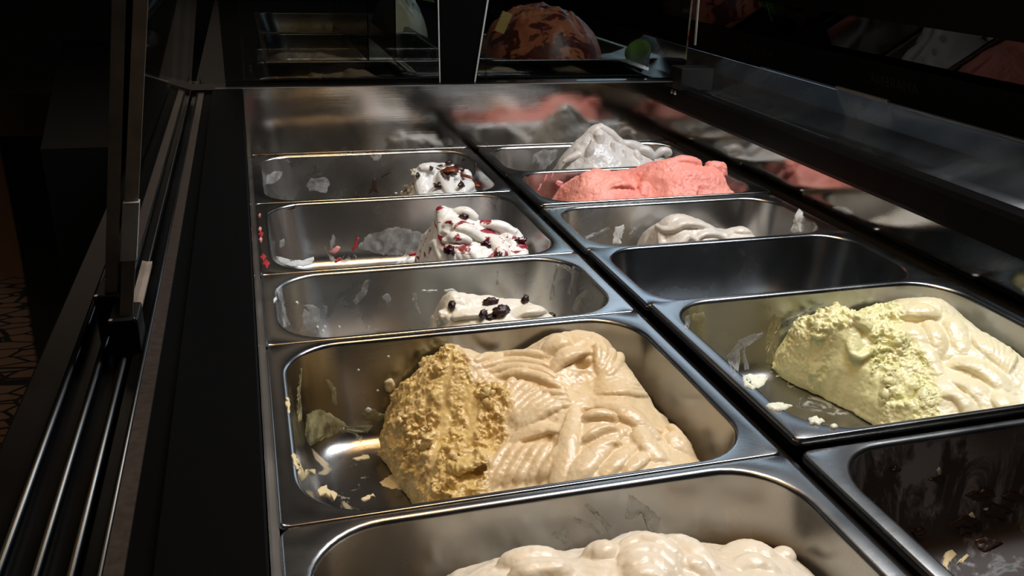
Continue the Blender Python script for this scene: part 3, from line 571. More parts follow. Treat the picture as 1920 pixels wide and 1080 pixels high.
pk_rb = [([(1198, 330, -.25), (1226, 310, -.25), (1246, 322, -.25)], [.007, .010, .008]), ([(1256, 304, -.26), (1284, 298, -.26), (1312, 308, -.26)], [.008, .012, .009]), ([(1326, 312, -.26), (1352, 308, -.26), (1374, 330, -.27)], [.008, .012, .010]), ([(1092, 330, -.25), (1118, 324, -.25), (1148, 334, -.25)], [.007, .010, .006]), ([(1090, 324), (1121, 316), (1145, 334)], [.006, .009, .006], .8, .0), ([(1190, 340), (1228, 308), (1243, 336)], [.006, .009, .006], .8, .1), ([(1250, 300), (1285, 290), (1310, 310)], [.007, .010, .007], .8, .0), ([(1304, 311), (1312, 335), (1298, 362)], [.004, .007, .005], .8, .4), ([(1335, 304), (1366, 322), (1380, 354)], [.007, .010, .008], .8, .0),
    ([(1140, 352), (1165, 342), (1190, 356)], [.004, .007, .005], .8, .4), ([(1200, 352), (1212, 340), (1206, 366)], [.004, .007, .006], .8, .5), ([(1320, 330), (1345, 328), (1368, 345)], [.004, .006, .004], .8, .4)]
mound('gelato_mound', 'pink strawberry-coloured gelato with a low left lobe and a tall right lump', P['pink'], .09, pk_out, pk_ctrl, (), C_PINK, res=.0010, seed=61, lump=.005, coarse=.30, ribbons=pk_rb, zamp=.8, ro=.045, wob=.006)

# --- low off-white heap
C_NUT = cream('off_white_cream', (0.66, 0.61, 0.54), (0.76, 0.72, 0.66))
nu_out = [(.505, -.375), (.500, -.42), (.50, -.52), (.69, -.52), (.69, -.47), (.675, -.42), (.63, -.39), (.58, -.37)]
nu_ctrl = [(.510, -.43, -.028), (.525, -.43, -.004), (.548, -.43, .003), (.575, -.43, -.007), (.599, -.43, -.018), (.62, -.43, -.028), (.645, -.43, -.026), (.676, -.43, -.038), (.52, -.48, -.05), (.57, -.48, -.035), (.63, -.48, -.045), (.67, -.48, -.05), (.54, -.39, -.02), (.6, -.39, -.03)]
nu_rb = [([(1232, 440), (1280, 398), (1352, 438)], [.004, .008, .005], .8, .1), ([(1225, 450), (1272, 428), (1308, 448)], [.005, .009, .006], .8, .2), ([(1355, 436), (1390, 426), (1434, 442)], [.006, .009, .006], .8, .0), ([(1300, 446), (1330, 432), (1360, 446)], [.004, .007, .004], .8, .3)]
mound('gelato_mound', 'low off-white gelato heap in the pan behind the empty one', P['nut'], .09, nu_out, nu_ctrl, (), C_NUT, ribbons=nu_rb, soft=.6, res=.0010, seed=71, lump=.003, ro=.045)

# ------------------------------------------------------------------ toppings
def lump_mesh(name, rx, ry, rz, seed, wr=0.3, sub=3, freq=3):
    bm = bmesh.new(); bmesh.ops.create_icosphere(bm, subdivisions=sub, radius=1)
    rnd = random.Random(seed); ph = [rnd.uniform(0, 6) for _ in range(6)]
    for v in bm.verts:
        c = v.co
        k = 1 + wr * (math.sin(freq * 2.1 * c.x + ph[0] + 2 * math.sin(freq * c.y + ph[1])) * .4 + math.sin(freq * 2.7 * c.y + ph[2] + 2 * math.sin(freq * c.z + ph[3])) * .35 + math.sin(freq * 3.3 * c.z + ph[4]) * .25)
        v.co = Vector((c.x * rx * k, c.y * ry * k, c.z * rz * k))
    me = bpy.data.meshes.new(name); bm.to_mesh(me); bm.free(); return me
M['raisin'] = plain('raisin_skin', (0.035, 0.012, 0.010), 0.35, spec=0.6, bump=0.8, bscale=500, var=.5)
M['choc'] = plain('dark_chocolate', (0.030, 0.012, 0.008), 0.35, bump=.3, var=.4)
M['choc_red'] = plain('brown_sauce', (0.16, 0.035, 0.015), 0.25, bump=.2, var=.3)
M['cherry'] = plain('dark_cherry', (0.045, 0.004, 0.010), 0.2, spec=.7, bump=.5, var=.5)
rs = [(848, 572, .006, .004, 'oval raisin pressed into the left end of the remains', 1.2), (920, 567, .0085, .0045, 'flat dark raisin on the upper middle of the remains', .1), (984, 565, .006, .0065, 'crumpled raisin standing tallest on the remains', .9),
      (906, 589, .0055, .0045, 'small round raisin by the front rim, left of the glossy one', .7), (940, 583, .010, .005, 'large glossy raisin near the front rim', .35), (920, 596, .006, .003, 'raisin half hidden by the front rim under the glossy one', .2), (1046, 577, .006, .003, 'small raisin at the far right end of the remains', -.2)]
def hit(u, v, bvh):
    d = Vector(CR @ np.array([(u - 960) / CAM['f'], -(v - 540) / CAM['f'], -1.0])).normalized()
    loc, nrm, i, dist = bvh.ray_cast(Vector(CC), d)
    if loc is None:
        loc, nrm, i, dist = bvh.find_nearest(Vector(at(u, v, 2, -.03)))
    return loc.x, loc.y, loc.z
for k, (u, v, a, b, lab, rz) in enumerate(rs):
    x, y, z = hit(u, v, ra_s)
    o = link('raisin', lump_mesh('raisin', a, a * .6, b, 100 + k, .35, 3, 4), M['raisin']); o.location = (x, y, z + b * .1); o.rotation_euler = (.2, 0, rz)
    tag(o, lab, 'raisin', 'raisins in the cream gelato')
def shard(name, u, v, surf, L, Wd, rz, tilt, m, lab, cat, grp, seed, lift=.0015, curl=.004):
    x, y, z = hit(u, v, surf)
    rnd = random.Random(seed); bm = bmesh.new(); n = 7; top = []; 
    rows = []
    for i in range(n + 1):
        s = i / n; ww = Wd * (math.sin(math.pi * (0.08 + 0.84 * s)) ** .6) * rnd.uniform(.75, 1.15)
        c = curl * math.sin(math.pi * s)
        rows.append([bm.verts.new(((s - .5) * L, k * ww / 2 + rnd.uniform(-.0004, .0004), c + t * .0008 - abs(k) * .001)) for t in (0, 1) for k in (-1, 0, 1)])
    for i in range(n):
        a, b = rows[i], rows[i + 1]
        for q in ((0, 1), (1, 2)): bm.faces.new((a[q[0]], a[q[1]], b[q[1]], b[q[0]])); bm.faces.new((a[q[0] + 3], b[q[0] + 3], b[q[1] + 3], a[q[1] + 3]))
        bm.faces.new((a[0], b[0], b[3], a[3])); bm.faces.new((a[2], a[5], b[5], b[2]))
    for a in (rows[0], rows[-1]): bm.faces.new((a[0], a[1], a[4], a[3])); bm.faces.new((a[1], a[2], a[5], a[4]))
    bmesh.ops.recalc_face_normals(bm, faces=bm.faces)
    me = bpy.data.meshes.new(name); bm.to_mesh(me); bm.free()
    o = link(name, me, m); o.location = (x, y, z + lift); o.rotation_euler = (tilt, 0, rz); tag(o, lab, cat, grp)
g = 'chocolate pieces in the white gelato'
for k, (u, v, L, Wd, rz, ti, mm, lab) in enumerate([
    (788, 303, .022, .006, .7, .9, 'choc', 'dark chocolate shard leaning on the upper left shoulder of the heap'), (815, 303, .026, .010, -.2, .6, 'choc', 'dark chocolate shard lying across the top of the heap'),
    (842, 309, .012, .006, .5, .8, 'choc', 'small chocolate chip right of the heap top'), (806, 320, .013, .006, 1.5, .9, 'choc', 'chocolate chip set in the left lobe of the heap'), (782, 332, .012, .007, 1.2, .9, 'choc', 'chocolate chip low on the heap left flank'),
    (845, 324, .020, .013, -.2, .4, 'choc_red', 'red-brown chocolate piece in the middle of the heap'), (858, 320, .018, .012, -.6, .5, 'choc', 'dark chocolate piece right of the red-brown one'), (868, 335, .030, .007, -.8, .4, 'choc_red', 'long brown chocolate sliver running down the heap'),
    (864, 350, .016, .010, 1.0, .9, 'choc', 'dark chocolate piece low between the front lobes'), (911, 350, .022, .014, -.6, .5, 'choc_red', 'brown chocolate piece at the right end of the heap'), (824, 352, .014, .009, .3, .9, 'choc', 'dark chocolate piece low in the middle hollow'),
    (740, 360, .014, .008, .2, .4, 'choc', 'chocolate crumb low on the pan floor left of the heap')]):
    shard('chocolate_shard', u, v, ch_s, L * 1.25, Wd * 1.1, rz, ti, M[mm], lab, 'chocolate', g, 200 + k, lift=.003)
for k, (u, v, a, lab) in enumerate([(915, 456, .009, 'split dark cherry in the middle of the marbled heap'), (845, 468, .008, 'dark cherry at the lower left of the marbled heap'), (868, 405, .006, 'dark cherry under the curled top of the marbled heap'), (975, 450, .007, 'dark cherry between the two right folds of the marbled heap'), (935, 478, .006, 'dark cherry just above the front rim')]):
    x, y, z = hit(u, v, ce_s); o = link('cherry', lump_mesh('cherry', a * 1.15, a * .8, a * .6, 300 + k, .55, 3, 4), M['cherry']); o.location = (x, y, z - a * .15); o.rotation_euler = (.3, .2, k); tag(o, lab, 'cherry', 'cherries in the marbled gelato')

# ------------------------------------------------------------------ smears and drips (thin, on the steel)
SM = {'w': plain('white_smear', (0.66, 0.68, 0.68), .4, bump=.4, bscale=300), 'y': plain('cream_smear', (0.74, 0.62, 0.36), .4, bump=.5, bscale=300), 'g': film('grey_film', (0.52, 0.53, 0.53), .38),
      'gy': film('yellow_film', (0.55, 0.50, 0.26), .38), 'p': plain('pink_smear', (0.80, 0.30, 0.30), .4, bump=.4), 'r': plain('red_smear', (0.42, 0.03, 0.04), .3, bump=.4), 'c': plain('chocolate_smear', (0.03, 0.012, 0.008), .4, bump=.4),
      'lw': plain('pale_yellow_smear', (0.78, 0.80, 0.66), .4, bump=.4, bscale=300)}
PB = {}
def smear(panobj, pts, ax, val, m, th=.0010, seed=0, name='gelato_smear'):
    """raised patch of ice cream that follows the steel: outline given as seen, dropped on to the pan's own surface"""
    if panobj.name not in PB:
        w = Matrix.Translation(panobj.location)
        PB[panobj.name] = BVHTree.FromPolygons([w @ v.co for v in panobj.data.vertices], [list(p.vertices) for p in panobj.data.polygons])
    if m in ('g', 'gy'): th = .0005
    bv = PB[panobj.name]; rnd = random.Random(seed or int(sum(p[0] for p in pts)))
    ol = []; n = len(pts)
    for i in range(n):
        a = pts[i]; b = pts[(i + 1) % n]; L = math.dist(a, b); k = max(2, int(L / 4))
        for j in range(k):
            t = j / k; q = (a[0] + (b[0] - a[0]) * t, a[1] + (b[1] - a[1]) * t); jit = min(1.8, L * .10)
            ol.append((q[0] + rnd.uniform(-jit, jit), q[1] + rnd.uniform(-jit, jit)))
    cx = sum(p[0] for p in ol) / len(ol); cy = sum(p[1] for p in ol) / len(ol)
    bm = bmesh.new(); rings = []
    for sc, h in ((1.0, .00005), (.93, .6), (.75, 1.0), (.4, 1.0)):
        ring = []
        for u, v in ol:
            uu, vv = cx + (u - cx) * sc, cy + (v - cy) * sc
            d = Vector(CR @ np.array([(uu - 960) / CAM['f'], -(vv - 540) / CAM['f'], -1.0])).normalized()
            loc, nrm, i, dist = bv.ray_cast(Vector(CC), d)
            if loc is None: bm.free(); return None
            if nrm.dot(d) > 0: nrm = -nrm
            ring.append(bm.verts.new(loc + nrm * (.00012 + th * (h if h > .001 else 0) * rnd.uniform(.8, 1.2)) - Vector(panobj.location)))
        rings.append(ring)
    k = len(ol)
    for r0, r1 in zip(rings, rings[1:]):
        for i in range(k):
            j = (i + 1) % k; bm.faces.new((r0[i], r0[j], r1[j], r1[i]))
    f = bm.faces.new(rings[-1]); bmesh.ops.triangulate(bm, faces=[f])
    bmesh.ops.recalc_face_normals(bm, faces=bm.faces)
    me = bpy.data.meshes.new(name); bm.to_mesh(me); bm.free()
    me.materials.append(SM[m]); me.polygons.foreach_set('use_smooth', [True] * len(me.polygons))
    o = bpy.data.objects.new(name, me); COL.objects.link(o); o.parent = panobj
    return o
def drip(panobj, path, r, ax, val, m, seed=0):
    """a run of melted ice cream: a path with a width in photo pixels"""
    L = []; R = []
    for i, (u, v) in enumerate(path):
        a = path[max(i - 1, 0)]; b = path[min(i + 1, len(path) - 1)]; dx, dy = b[0] - a[0], b[1] - a[1]; l = math.hypot(dx, dy) or 1
        w = r[i] if isinstance(r, (list, tuple)) else r
        L.append((u - dy / l * w, v + dx / l * w)); R.append((u + dy / l * w, v - dx / l * w))
    return smear(panobj, L + R[::-1], ax, val, m, th=.0010, seed=seed)

p = P['hazel']; fz = -.0965; bwy = p.location[1] + .132 - .0145
smear(p, [(575, 775), (600, 768), (625, 778), (655, 800), (700, 798), (690, 812), (640, 812), (610, 822), (580, 835), (572, 815)], 2, -.088, 'gy', .0006)
smear(p, [(583, 770), (602, 768), (612, 790), (600, 806), (588, 800)], 1, bwy, 'gy', .0012)
smear(p, [(720, 715), (735, 708), (740, 722), (732, 738), (722, 730)], 1, bwy + .003, 'y', .003)
smear(p, [(661, 860), (690, 853), (695, 858), (668, 864)], 2, fz, 'y'); smear(p, [(675, 935), (700, 926), (705, 931), (680, 940)], 2, fz, 'y')
smear(p, [(595, 918), (610, 910), (618, 922), (632, 925), (628, 940), (610, 928), (600, 930)], 2, fz, 'y', .0016)
smear(p, [(712, 905), (745, 880), (770, 905), (755, 918), (725, 915)], 2, fz, 'y', .0010)
drip(p, [(548, 850), (556, 872), (568, 898), (580, 885), (592, 886)], [2, 3, 6, 3, 5], 2, -.092, 'y'); drip(p, [(537, 745), (540, 760), (543, 775)], [2, 4, 1], 0, .021, 'y')
drip(p, [(565, 690), (560, 730), (562, 790)], [1, 2, 4], 1, bwy, 'gy'); drip(p, [(612, 712), (625, 730), (628, 760)], [3, 6, 3], 1, bwy, 'gy')
for u, v, s in [(728, 668, 3), (672, 693, 2.5), (708, 732, 3), (690, 768, 7)]: smear(p, [(u - s, v), (u, v - s * .8), (u + s, v), (u, v + s)], 1, bwy + .004, 'w', .0014)
smear(p, [(676, 776), (700, 765), (712, 775), (728, 778), (712, 792), (688, 790)], 1, bwy, 'gy', .002)

p = P['near']; bwy = p.location[1] + .132 - .012
drip(p, [(1035, 1000), (1060, 995), (1068, 1020), (1072, 1055)], [1, 4, 5, 9], 1, bwy, 'g'); drip(p, [(1098, 945), (1120, 965), (1145, 995)], [4, 4, 5], 1, bwy, 'g')
smear(p, [(1178, 928), (1190, 932), (1215, 950), (1240, 975), (1230, 1005), (1218, 1000), (1205, 965), (1195, 955), (1180, 975), (1172, 972), (1176, 950)], 1, bwy, 'g', .001)
drip(p, [(1075, 972), (1100, 985), (1112, 988)], [4, 7, 3], 1, bwy, 'g'); drip(p, [(1112, 988), (1130, 1005), (1140, 1030)], [2, 2, 2], 1, bwy, 'g')

p = P['raisin']; bwy = p.location[1] + .087 - .012
drip(p, [(522, 540), (530, 570), (534, 600), (538, 612)], [6, 3, 4, 7], 0, .024, 'g'); smear(p, [(512, 562), (518, 556), (519, 562), (514, 568)], 0, .022, 'w')
smear(p, [(570, 572), (585, 570), (600, 580), (600, 605), (592, 625), (575, 622), (566, 600)], 1, bwy, 'g', .0008); smear(p, [(604, 570), (615, 575), (612, 590), (606, 590)], 1, bwy, 'g')
for u, v in [(595, 613), (609, 612), (605, 620), (636, 612), (556, 567)]: smear(p, [(u - 3, v), (u, v - 3), (u + 3, v + 1), (u, v + 4)], 1, bwy, 'w', .0015)
drip(p, [(690, 525), (680, 550), (664, 568)], [5, 7, 4], 1, bwy, 'g'); drip(p, [(775, 550), (778, 575), (788, 590)], [6, 4, 2], 1, bwy, 'g'); smear(p, [(715, 555), (728, 550), (735, 560), (725, 572)], 1, bwy, 'g')
drip(p, [(933, 505), (932, 535), (932, 530)], [1.5, 2, 2.5], 1, bwy, 'g'); drip(p, [(1044, 500), (1037, 530), (1034, 562)], [2, 2.2, 4], 1, bwy - .002, 'g'); drip(p, [(1076, 500), (1072, 535), (1066, 552)], [2.5, 2, 4], 1, bwy - .004, 'g')
drip(p, [(1100, 545), (1086, 560), (1080, 585)], [3, 6, 8], 1, bwy - .008, 'g'); drip(p, [(1040, 498), (1060, 500), (1078, 512)], [2, 3, 4], 1, bwy, 'g')
drip(p, [(790, 545), (806, 547), (820, 545)], [2, 3, 1], 1, bwy - .01, 'w'); drip(p, [(832, 545), (848, 544), (858, 552)], [2, 3, 2], 1, bwy - .015, 'w')

p = P['cherry']; bwy = p.location[1] + .132 - .012
smear(p, [(518, 480), (540, 488), (580, 488), (590, 482), (582, 498), (545, 500), (525, 492)], 2, -.074, 'w', .001); smear(p, [(523, 452), (533, 448), (534, 460), (526, 466)], 1, bwy - .01, 'g')
smear(p, [(618, 470), (632, 460), (640, 464), (630, 476), (620, 474)], 1, bwy, 'p', .0016); drip(p, [(672, 445), (668, 460), (660, 468)], [2, 3, 2], 1, bwy, 'r'); drip(p, [(766, 478), (780, 474), (798, 474)], [2, 3, 3], 2, -.076, 'r'); drip(p, [(628, 491), (636, 486), (640, 484)], [2, 3, 2], 2, -.076, 'r')
smear(p, [(690, 440), (740, 425), (790, 436), (800, 460), (770, 478), (720, 478), (690, 470), (670, 465)], 1, bwy - .002, 'g', .0006)
for k, (u, v, w) in enumerate([(488, 430, 3), (490, 440, 4), (489, 450, 3), (494, 483, 5), (485, 492, 4), (500, 495, 6), (487, 404, 2)]): smear(p, [(u - w * 1.2, v + 1), (u - w * .2, v - w * 1.5), (u + w, v - 2), (u + w * .5, v + w * .5), (u + w * .1, v + w * 1.3), (u - w * .6, v + w * .5)], 2, .0, 'r' if k % 2 else 'p', .0015)
smear(p, [(535, 392), (554, 385), (556, 381), (553, 391), (545, 393)], 1, p.location[1] + .132 - .008, 'c', .0006)

p = P['choc']; bwy = p.location[1] + .132 - .013
smear(p, [(500, 330), (515, 322), (530, 322), (525, 335), (510, 345), (498, 345)], 1, bwy, 'g', .0008); smear(p, [(580, 335), (610, 332), (620, 345), (610, 360), (580, 358), (575, 348)], 1, bwy, 'g', .0006)
smear(p, [(702, 334), (706, 340), (704, 348), (710, 362), (700, 358), (690, 364), (694, 352)], 1, bwy - .05, 'c', .001); drip(p, [(735, 322), (722, 328), (716, 333)], [1, 1, 1], 1, bwy, 'c')
smear(p, [(695, 291), (718, 290), (712, 300), (700, 302)], 1, bwy + .003, 'g', .0006); smear(p, [(866, 300), (869, 297), (872, 300), (869, 303)], 1, bwy, 'c'); drip(p, [(892, 305), (891, 315), (889, 325)], [1.5, 1.5, 1], 1, bwy - .01, 'c')
for k, (u, v) in enumerate([(672, 367), (742, 362), (738, 366), (753, 360), (762, 352)]): smear(p, [(u - 3, v), (u, v - 2), (u + 4, v), (u, v + 2)], 2, -.05, 'c' if k % 2 == 0 else 'w', .002)

p = P['fior']; bwy = p.location[1] + .087 - .012
for i, pts in enumerate([[(955, 282), (968, 276), (985, 275), (975, 300), (962, 316), (945, 314), (950, 298)], [(1000, 290), (1020, 280), (1045, 282), (1040, 300), (1022, 318), (1010, 318), (1012, 306), (998, 306)], [(1060, 284), (1085, 276), (1095, 285), (1080, 312), (1062, 312)], [(1000, 276), (1040, 272), (1090, 268), (1090, 273), (1040, 279)]]):
    smear(p, pts, 1, bwy - .004 * i, 'w' if i > 1 else 'g', .0012)
smear(p, [(1053, 316), (1083, 313), (1083, 320), (1060, 323)], 2, .0015, 'w', .0022)
p = P['pink']; bwy = p.location[1] + .087 - .014
smear(p, [(1040, 344), (1046, 338), (1056, 341), (1054, 349), (1043, 350)], 1, bwy - .02, 'p', .004)
for u, v in [(1022, 336), (1012, 352), (1048, 362), (1056, 358), (1035, 330)]: drip(p, [(u + 3, v - 8), (u, v), (u - 4, v + 6)], [1, 1.8, 1], 1, bwy - .01, 'p')
p = P['nut']; bwy = p.location[1] + .087 - .012
smear(p, [(1155, 425), (1172, 420), (1168, 440), (1164, 458), (1147, 458), (1150, 440)], 1, bwy - .02, 'w', .0008); drip(p, [(1142, 428), (1120, 438), (1098, 446)], [2, 3, 3], 1, bwy, 'g'); drip(p, [(1202, 420), (1190, 430), (1180, 440)], [2, 3, 2], 1, bwy, 'g')
smear(p, [(1493, 400), (1498, 393), (1506, 398), (1504, 415), (1503, 436), (1484, 436), (1490, 420)], 1, bwy - .006, 'w', .004)
p = P['lemon']; bwy = p.location[1] + .132 - .014; fz = p.location[2] - .0835
smear(p, [(1392, 708), (1405, 700), (1440, 710), (1432, 722), (1412, 730), (1395, 724)], 2, fz, 'lw', .002); smear(p, [(1435, 762), (1460, 756), (1485, 762), (1470, 770), (1450, 773)], 2, fz, 'lw', .002)
smear(p, [(1516, 786), (1530, 782), (1548, 790), (1535, 798), (1518, 796)], 2, fz, 'lw', .002); smear(p, [(1555, 800), (1565, 796), (1572, 802), (1562, 806)], 2, fz, 'lw', .002)
drip(p, [(1460, 590), (1445, 630), (1443, 680)], [8, 9, 7], 1, bwy, 'gy'); drip(p, [(1430, 625), (1390, 640), (1365, 670), (1380, 705)], [3, 5, 4, 5], 1, bwy, 'g'); drip(p, [(1392, 640), (1395, 670), (1400, 693)], [2, 3, 4], 1, bwy, 'g')
drip(p, [(1540, 565), (1510, 590), (1470, 610)], [5, 6, 9], 1, bwy, 'g'); smear(p, [(1285, 592), (1293, 590), (1295, 605), (1290, 620), (1282, 615)], 0, .395, 'g'); smear(p, [(1296, 590), (1320, 585), (1325, 600), (1310, 610), (1298, 605)], 1, bwy, 'gy')
drip(p, [(1450, 690), (1470, 680), (1484, 672)], [5, 6, 5], 1, bwy, 'gy'); drip(p, [(1455, 705), (1490, 708), (1505, 712)], [1, 1.2, 1], 2, fz, 'w')
p = P['dark']; fz = -.096
for k, (pts, m) in enumerate([([(1768, 1040), (1785, 1030), (1795, 1040), (1782, 1055), (1775, 1070), (1768, 1058)], 'y'), ([(1790, 1060), (1805, 1045), (1812, 1038), (1818, 1042), (1806, 1055)], 'y'), ([(1816, 965), (1822, 960), (1828, 970), (1820, 974)], 'lw'), ([(1842, 955), (1852, 951), (1850, 957)], 'lw'), ([(1828, 935), (1842, 928), (1846, 934), (1834, 938)], 'w'), ([(1756, 880), (1761, 875), (1763, 888), (1758, 892)], 'w')]):
    smear(p, pts, 2, fz if k < 2 else -.07, m, .0012)
for k, (u, v, s) in enumerate([(1840, 930, 26), (1810, 985, 34), (1870, 960, 30), (1760, 900, 16), (1680, 880, 12), (1900, 930, 20), (1850, 1020, 30), (1720, 1000, 22)]):
    r = random.Random(k); smear(p, [(u + s * math.cos(a) * r.uniform(.4, 1.2), v + s * .55 * math.sin(a) * r.uniform(.4, 1.2)) for a in [i * .63 for i in range(10)]], 2, -.094 if v > 950 else -.06, 'c', .002, seed=k + 1)

# ------------------------------------------------------------------ the display case
case = empty('gelato_display_case', (0.37, -0.6, -0.9)); tag(case, 'long black and stainless steel gelato display case that holds the two rows of pans', 'display case')
ZT = 0.106; Y0 = -1.55
box('back_liner', -.006, .7585, 0.0, .004, -.12, ZT, M['liner'], case)
box('side_liner', .757, .760, Y0, 0.0, -.12, .100, M['side_liner'], case)
box('left_liner', -.0075, -.0045, Y0, 0.0, -.12, ZT - .004, M['liner'], case)
box('well_floor', -.006, .757, Y0, 0.0, -.13, -.12, M['black'], case)
extrude_profile('gasket', [(.7345, -.012), (.7345, -.007), (.741, -.0045), (.743, -.007), (.750, -.006), (.752, -.003), (.757, -.003), (.757, -.012)], Y0, -.002, M['rubber'], case)
box('pan_support', .3600, .3737, Y0, -.002, -.030, -.0115, M['rubber'], case)
box('left_flange', -.0045, .0000, Y0, -.002, -.010, -.0035, M['trim_steel'], case)
# right bar over the side liner
bar = extrude_profile('bar', [(.734, .060), (.734, .064), (.7385, .092), (.742, .098), (.748, .100), (.757, .100), (.757, .058), (.738, .058)], Y0, .0, M['gloss_black'], case)
box('bar_end_block', .733, .797, -.03, .012, .095, .134, M['black'], case, .0015)
bm = bmesh.new(); bmesh.ops.create_uvsphere(bm, u_segments=16, v_segments=10, radius=.0045); me = bpy.data.meshes.new('screw'); bm.to_mesh(me); bm.free()
me.transform(Matrix.Translation((.737, -.006, .088)) @ Matrix.Diagonal((.7, 1, 1, 1))); link('screw', me, M['chrome'], case)
# steel shelf beyond the bar, rising towards the front glass
extrude_profile('front_shelf', [(.757, .092), (.80, .097), (.845, .112), (.876, .136), (.879, .136), (.879, .06), (.757, .06)], Y0, .45, M['outer_steel'], case, True)
extrude_profile('shelf_edge_trim', [(.8755, .1365), (.8755, .1385), (.8795, .1385), (.8795, .1365)], Y0, -.27, M['trim_steel'], case)
clip = box('trim_clip', .872, .881, -.39, -.27, .137, .1425, M['trim_steel'], case, .0012)
# front glass: leans over the pans; black band with the flavour names printed for the customer
gx = lambda z: .880 - (z - .138) * .28
def gpane(name, z0, z1, y0, y1, m, t=.005, off=0):
    return extrude_profile(name, [(gx(z0) + off, z0), (gx(z1) + off, z1), (gx(z1) + t + off, z1), (gx(z0) + t + off, z0)], y0, y1, m, case)
gpane('front_glass', .139, .31, Y0, .40, M['dark_glass'])
gpane('name_band', .1395, .192, Y0, .40, M['matte_black'], .0015, -.0018)
gpane('top_band', .250, .31, Y0, .40, M['matte_black'], .0015, -.0018)
def words(txt, y, z, size):
    cu = bpy.data.curves.new('flavour_name', 'FONT'); cu.body = txt; cu.size = size; cu.align_x = 'CENTER'; cu.extrude = .0001
    t = bpy.data.objects.new('tmp', cu); COL.objects.link(t); dg = bpy.context.evaluated_depsgraph_get(); me = bpy.data.meshes.new_from_object(t.evaluated_get(dg)); bpy.data.objects.remove(t)
    tilt = math.atan(.28)
    # reads correctly from the customer's side (+x), so mirrored from here
    me.transform(Matrix.Translation((gx(z) - .0024, y, z)) @ Matrix.Rotation(-tilt, 4, 'Y') @ Matrix(((0, 0, 1, 0), (1, 0, 0, 0), (0, 1, 0, 0), (0, 0, 0, 1))))
    link('flavour_name', me, M['text'], case, smooth=False)
words('NOCCIOLA', -.045, .160, .019)
words('AMARENA', -.40, .160, .022)

# back edge and end glass
box('end_sill', -.09, .80, .004, .060, .085, .1045, M['gloss_black'], case, .001)
box('end_sill_trim', -.045, .758, .0005, .0045, ZT, ZT + .0012, M['trim_steel'], case)
def end_pane(name, quad, m, t=.006, par=case):
    """upright pane across the end, outline in x,z at y = .04"""
    vs = [(x, .038, z) for x, z in quad] + [(x, .038 + t, z) for x, z in quad]; n = len(quad)
    fs = [tuple(range(n)), tuple(reversed(range(n, 2 * n)))] + [(i, i + n, (i + 1) % n + n, (i + 1) % n) for i in range(n)]
    me = bpy.data.meshes.new(name); me.from_pydata(vs, [], fs); bm = bmesh.new(); bm.from_mesh(me); bmesh.ops.recalc_face_normals(bm, faces=bm.faces); bm.to_mesh(me); bm.free()
    return link(name, me, m, par, False)
end_pane('end_glass', [(-.03, .105), (.3155, .105), (.3120, .275), (-.03, .275)], M['dimmed_glass'])
end_pane('end_glass', [(.379, .105), (.775, .105), (.775, .275), (.4048, .275)], M['dimmed_glass'])
end_pane('glass_edge', [(.3158, .105), (.3178, .105), (.3140, .275), (.3120, .275)], M['bright_edge'], .0065)
end_pane('glass_edge', [(.3765, .105), (.3795, .105), (.4055, .275), (.4018, .275)], M['bright_edge'], .0065)
end_pane('centre_post', [(.3178, .104), (.3765, .104), (.4018, .275), (.3140, .275)], M['matte_black'], .012)
end_pane('glass_edge', [(.7900, .165), (.7912, .165), (.7873, .275), (.7862, .275)], M['bright_edge'])
# left service side: worktop, tracks
extrude_profile('worktop', [(-.0045, ZT - .006), (-.0045, ZT - .001), (-.0055, ZT), (-.0495, ZT - .002), (-.0495, ZT - .03), (-.0045, ZT - .03)], Y0, .004, M['matte_black'], case)
extrude_profile('lower_ledge', [(-.0500, .100), (-.0620, .099), (-.0620, .07), (-.0500, .07)], Y0, .06, M['matte_black'], case)
extrude_profile('brown_seal', [(-.0620, .1005), (-.0700, .1005), (-.0700, .07), (-.0620, .07)], Y0, .06, M['brown_strip'], case)
def rail(x, r, z, y1=.13, base=.012):
    prof = [(x + r * math.cos(math.radians(a)), z + r * math.sin(math.radians(a))) for a in range(0, 181, 15)] + [(x - r, z - base), (x + r, z - base)]
    extrude_profile('track_rail', prof, Y0, y1, M['rail'], case, True)
rail(-.0715, .0014, .0995); rail(-.0845, .0022, .0945); rail(-.0985, .0022, .0945); rail(-.1140, .0024, .094)
extrude_profile('track_strip', [(-.0725, .0975), (-.0790, .0970), (-.0790, .086), (-.0725, .086)], Y0, .13, M['rail'], case)
extrude_profile('track_bed', [(-.070, .088), (-.1370, .088), (-.1400, .084), (-.1400, -.90), (-.070, -.90)], Y0, .19, M['gloss_black'], case)
box('front_body', .760, .879, Y0, .45, -.90, .06, M['black'], case)
box('lower_body', -.070, .760, Y0, .45, -.90, -.135, M['black'], case)

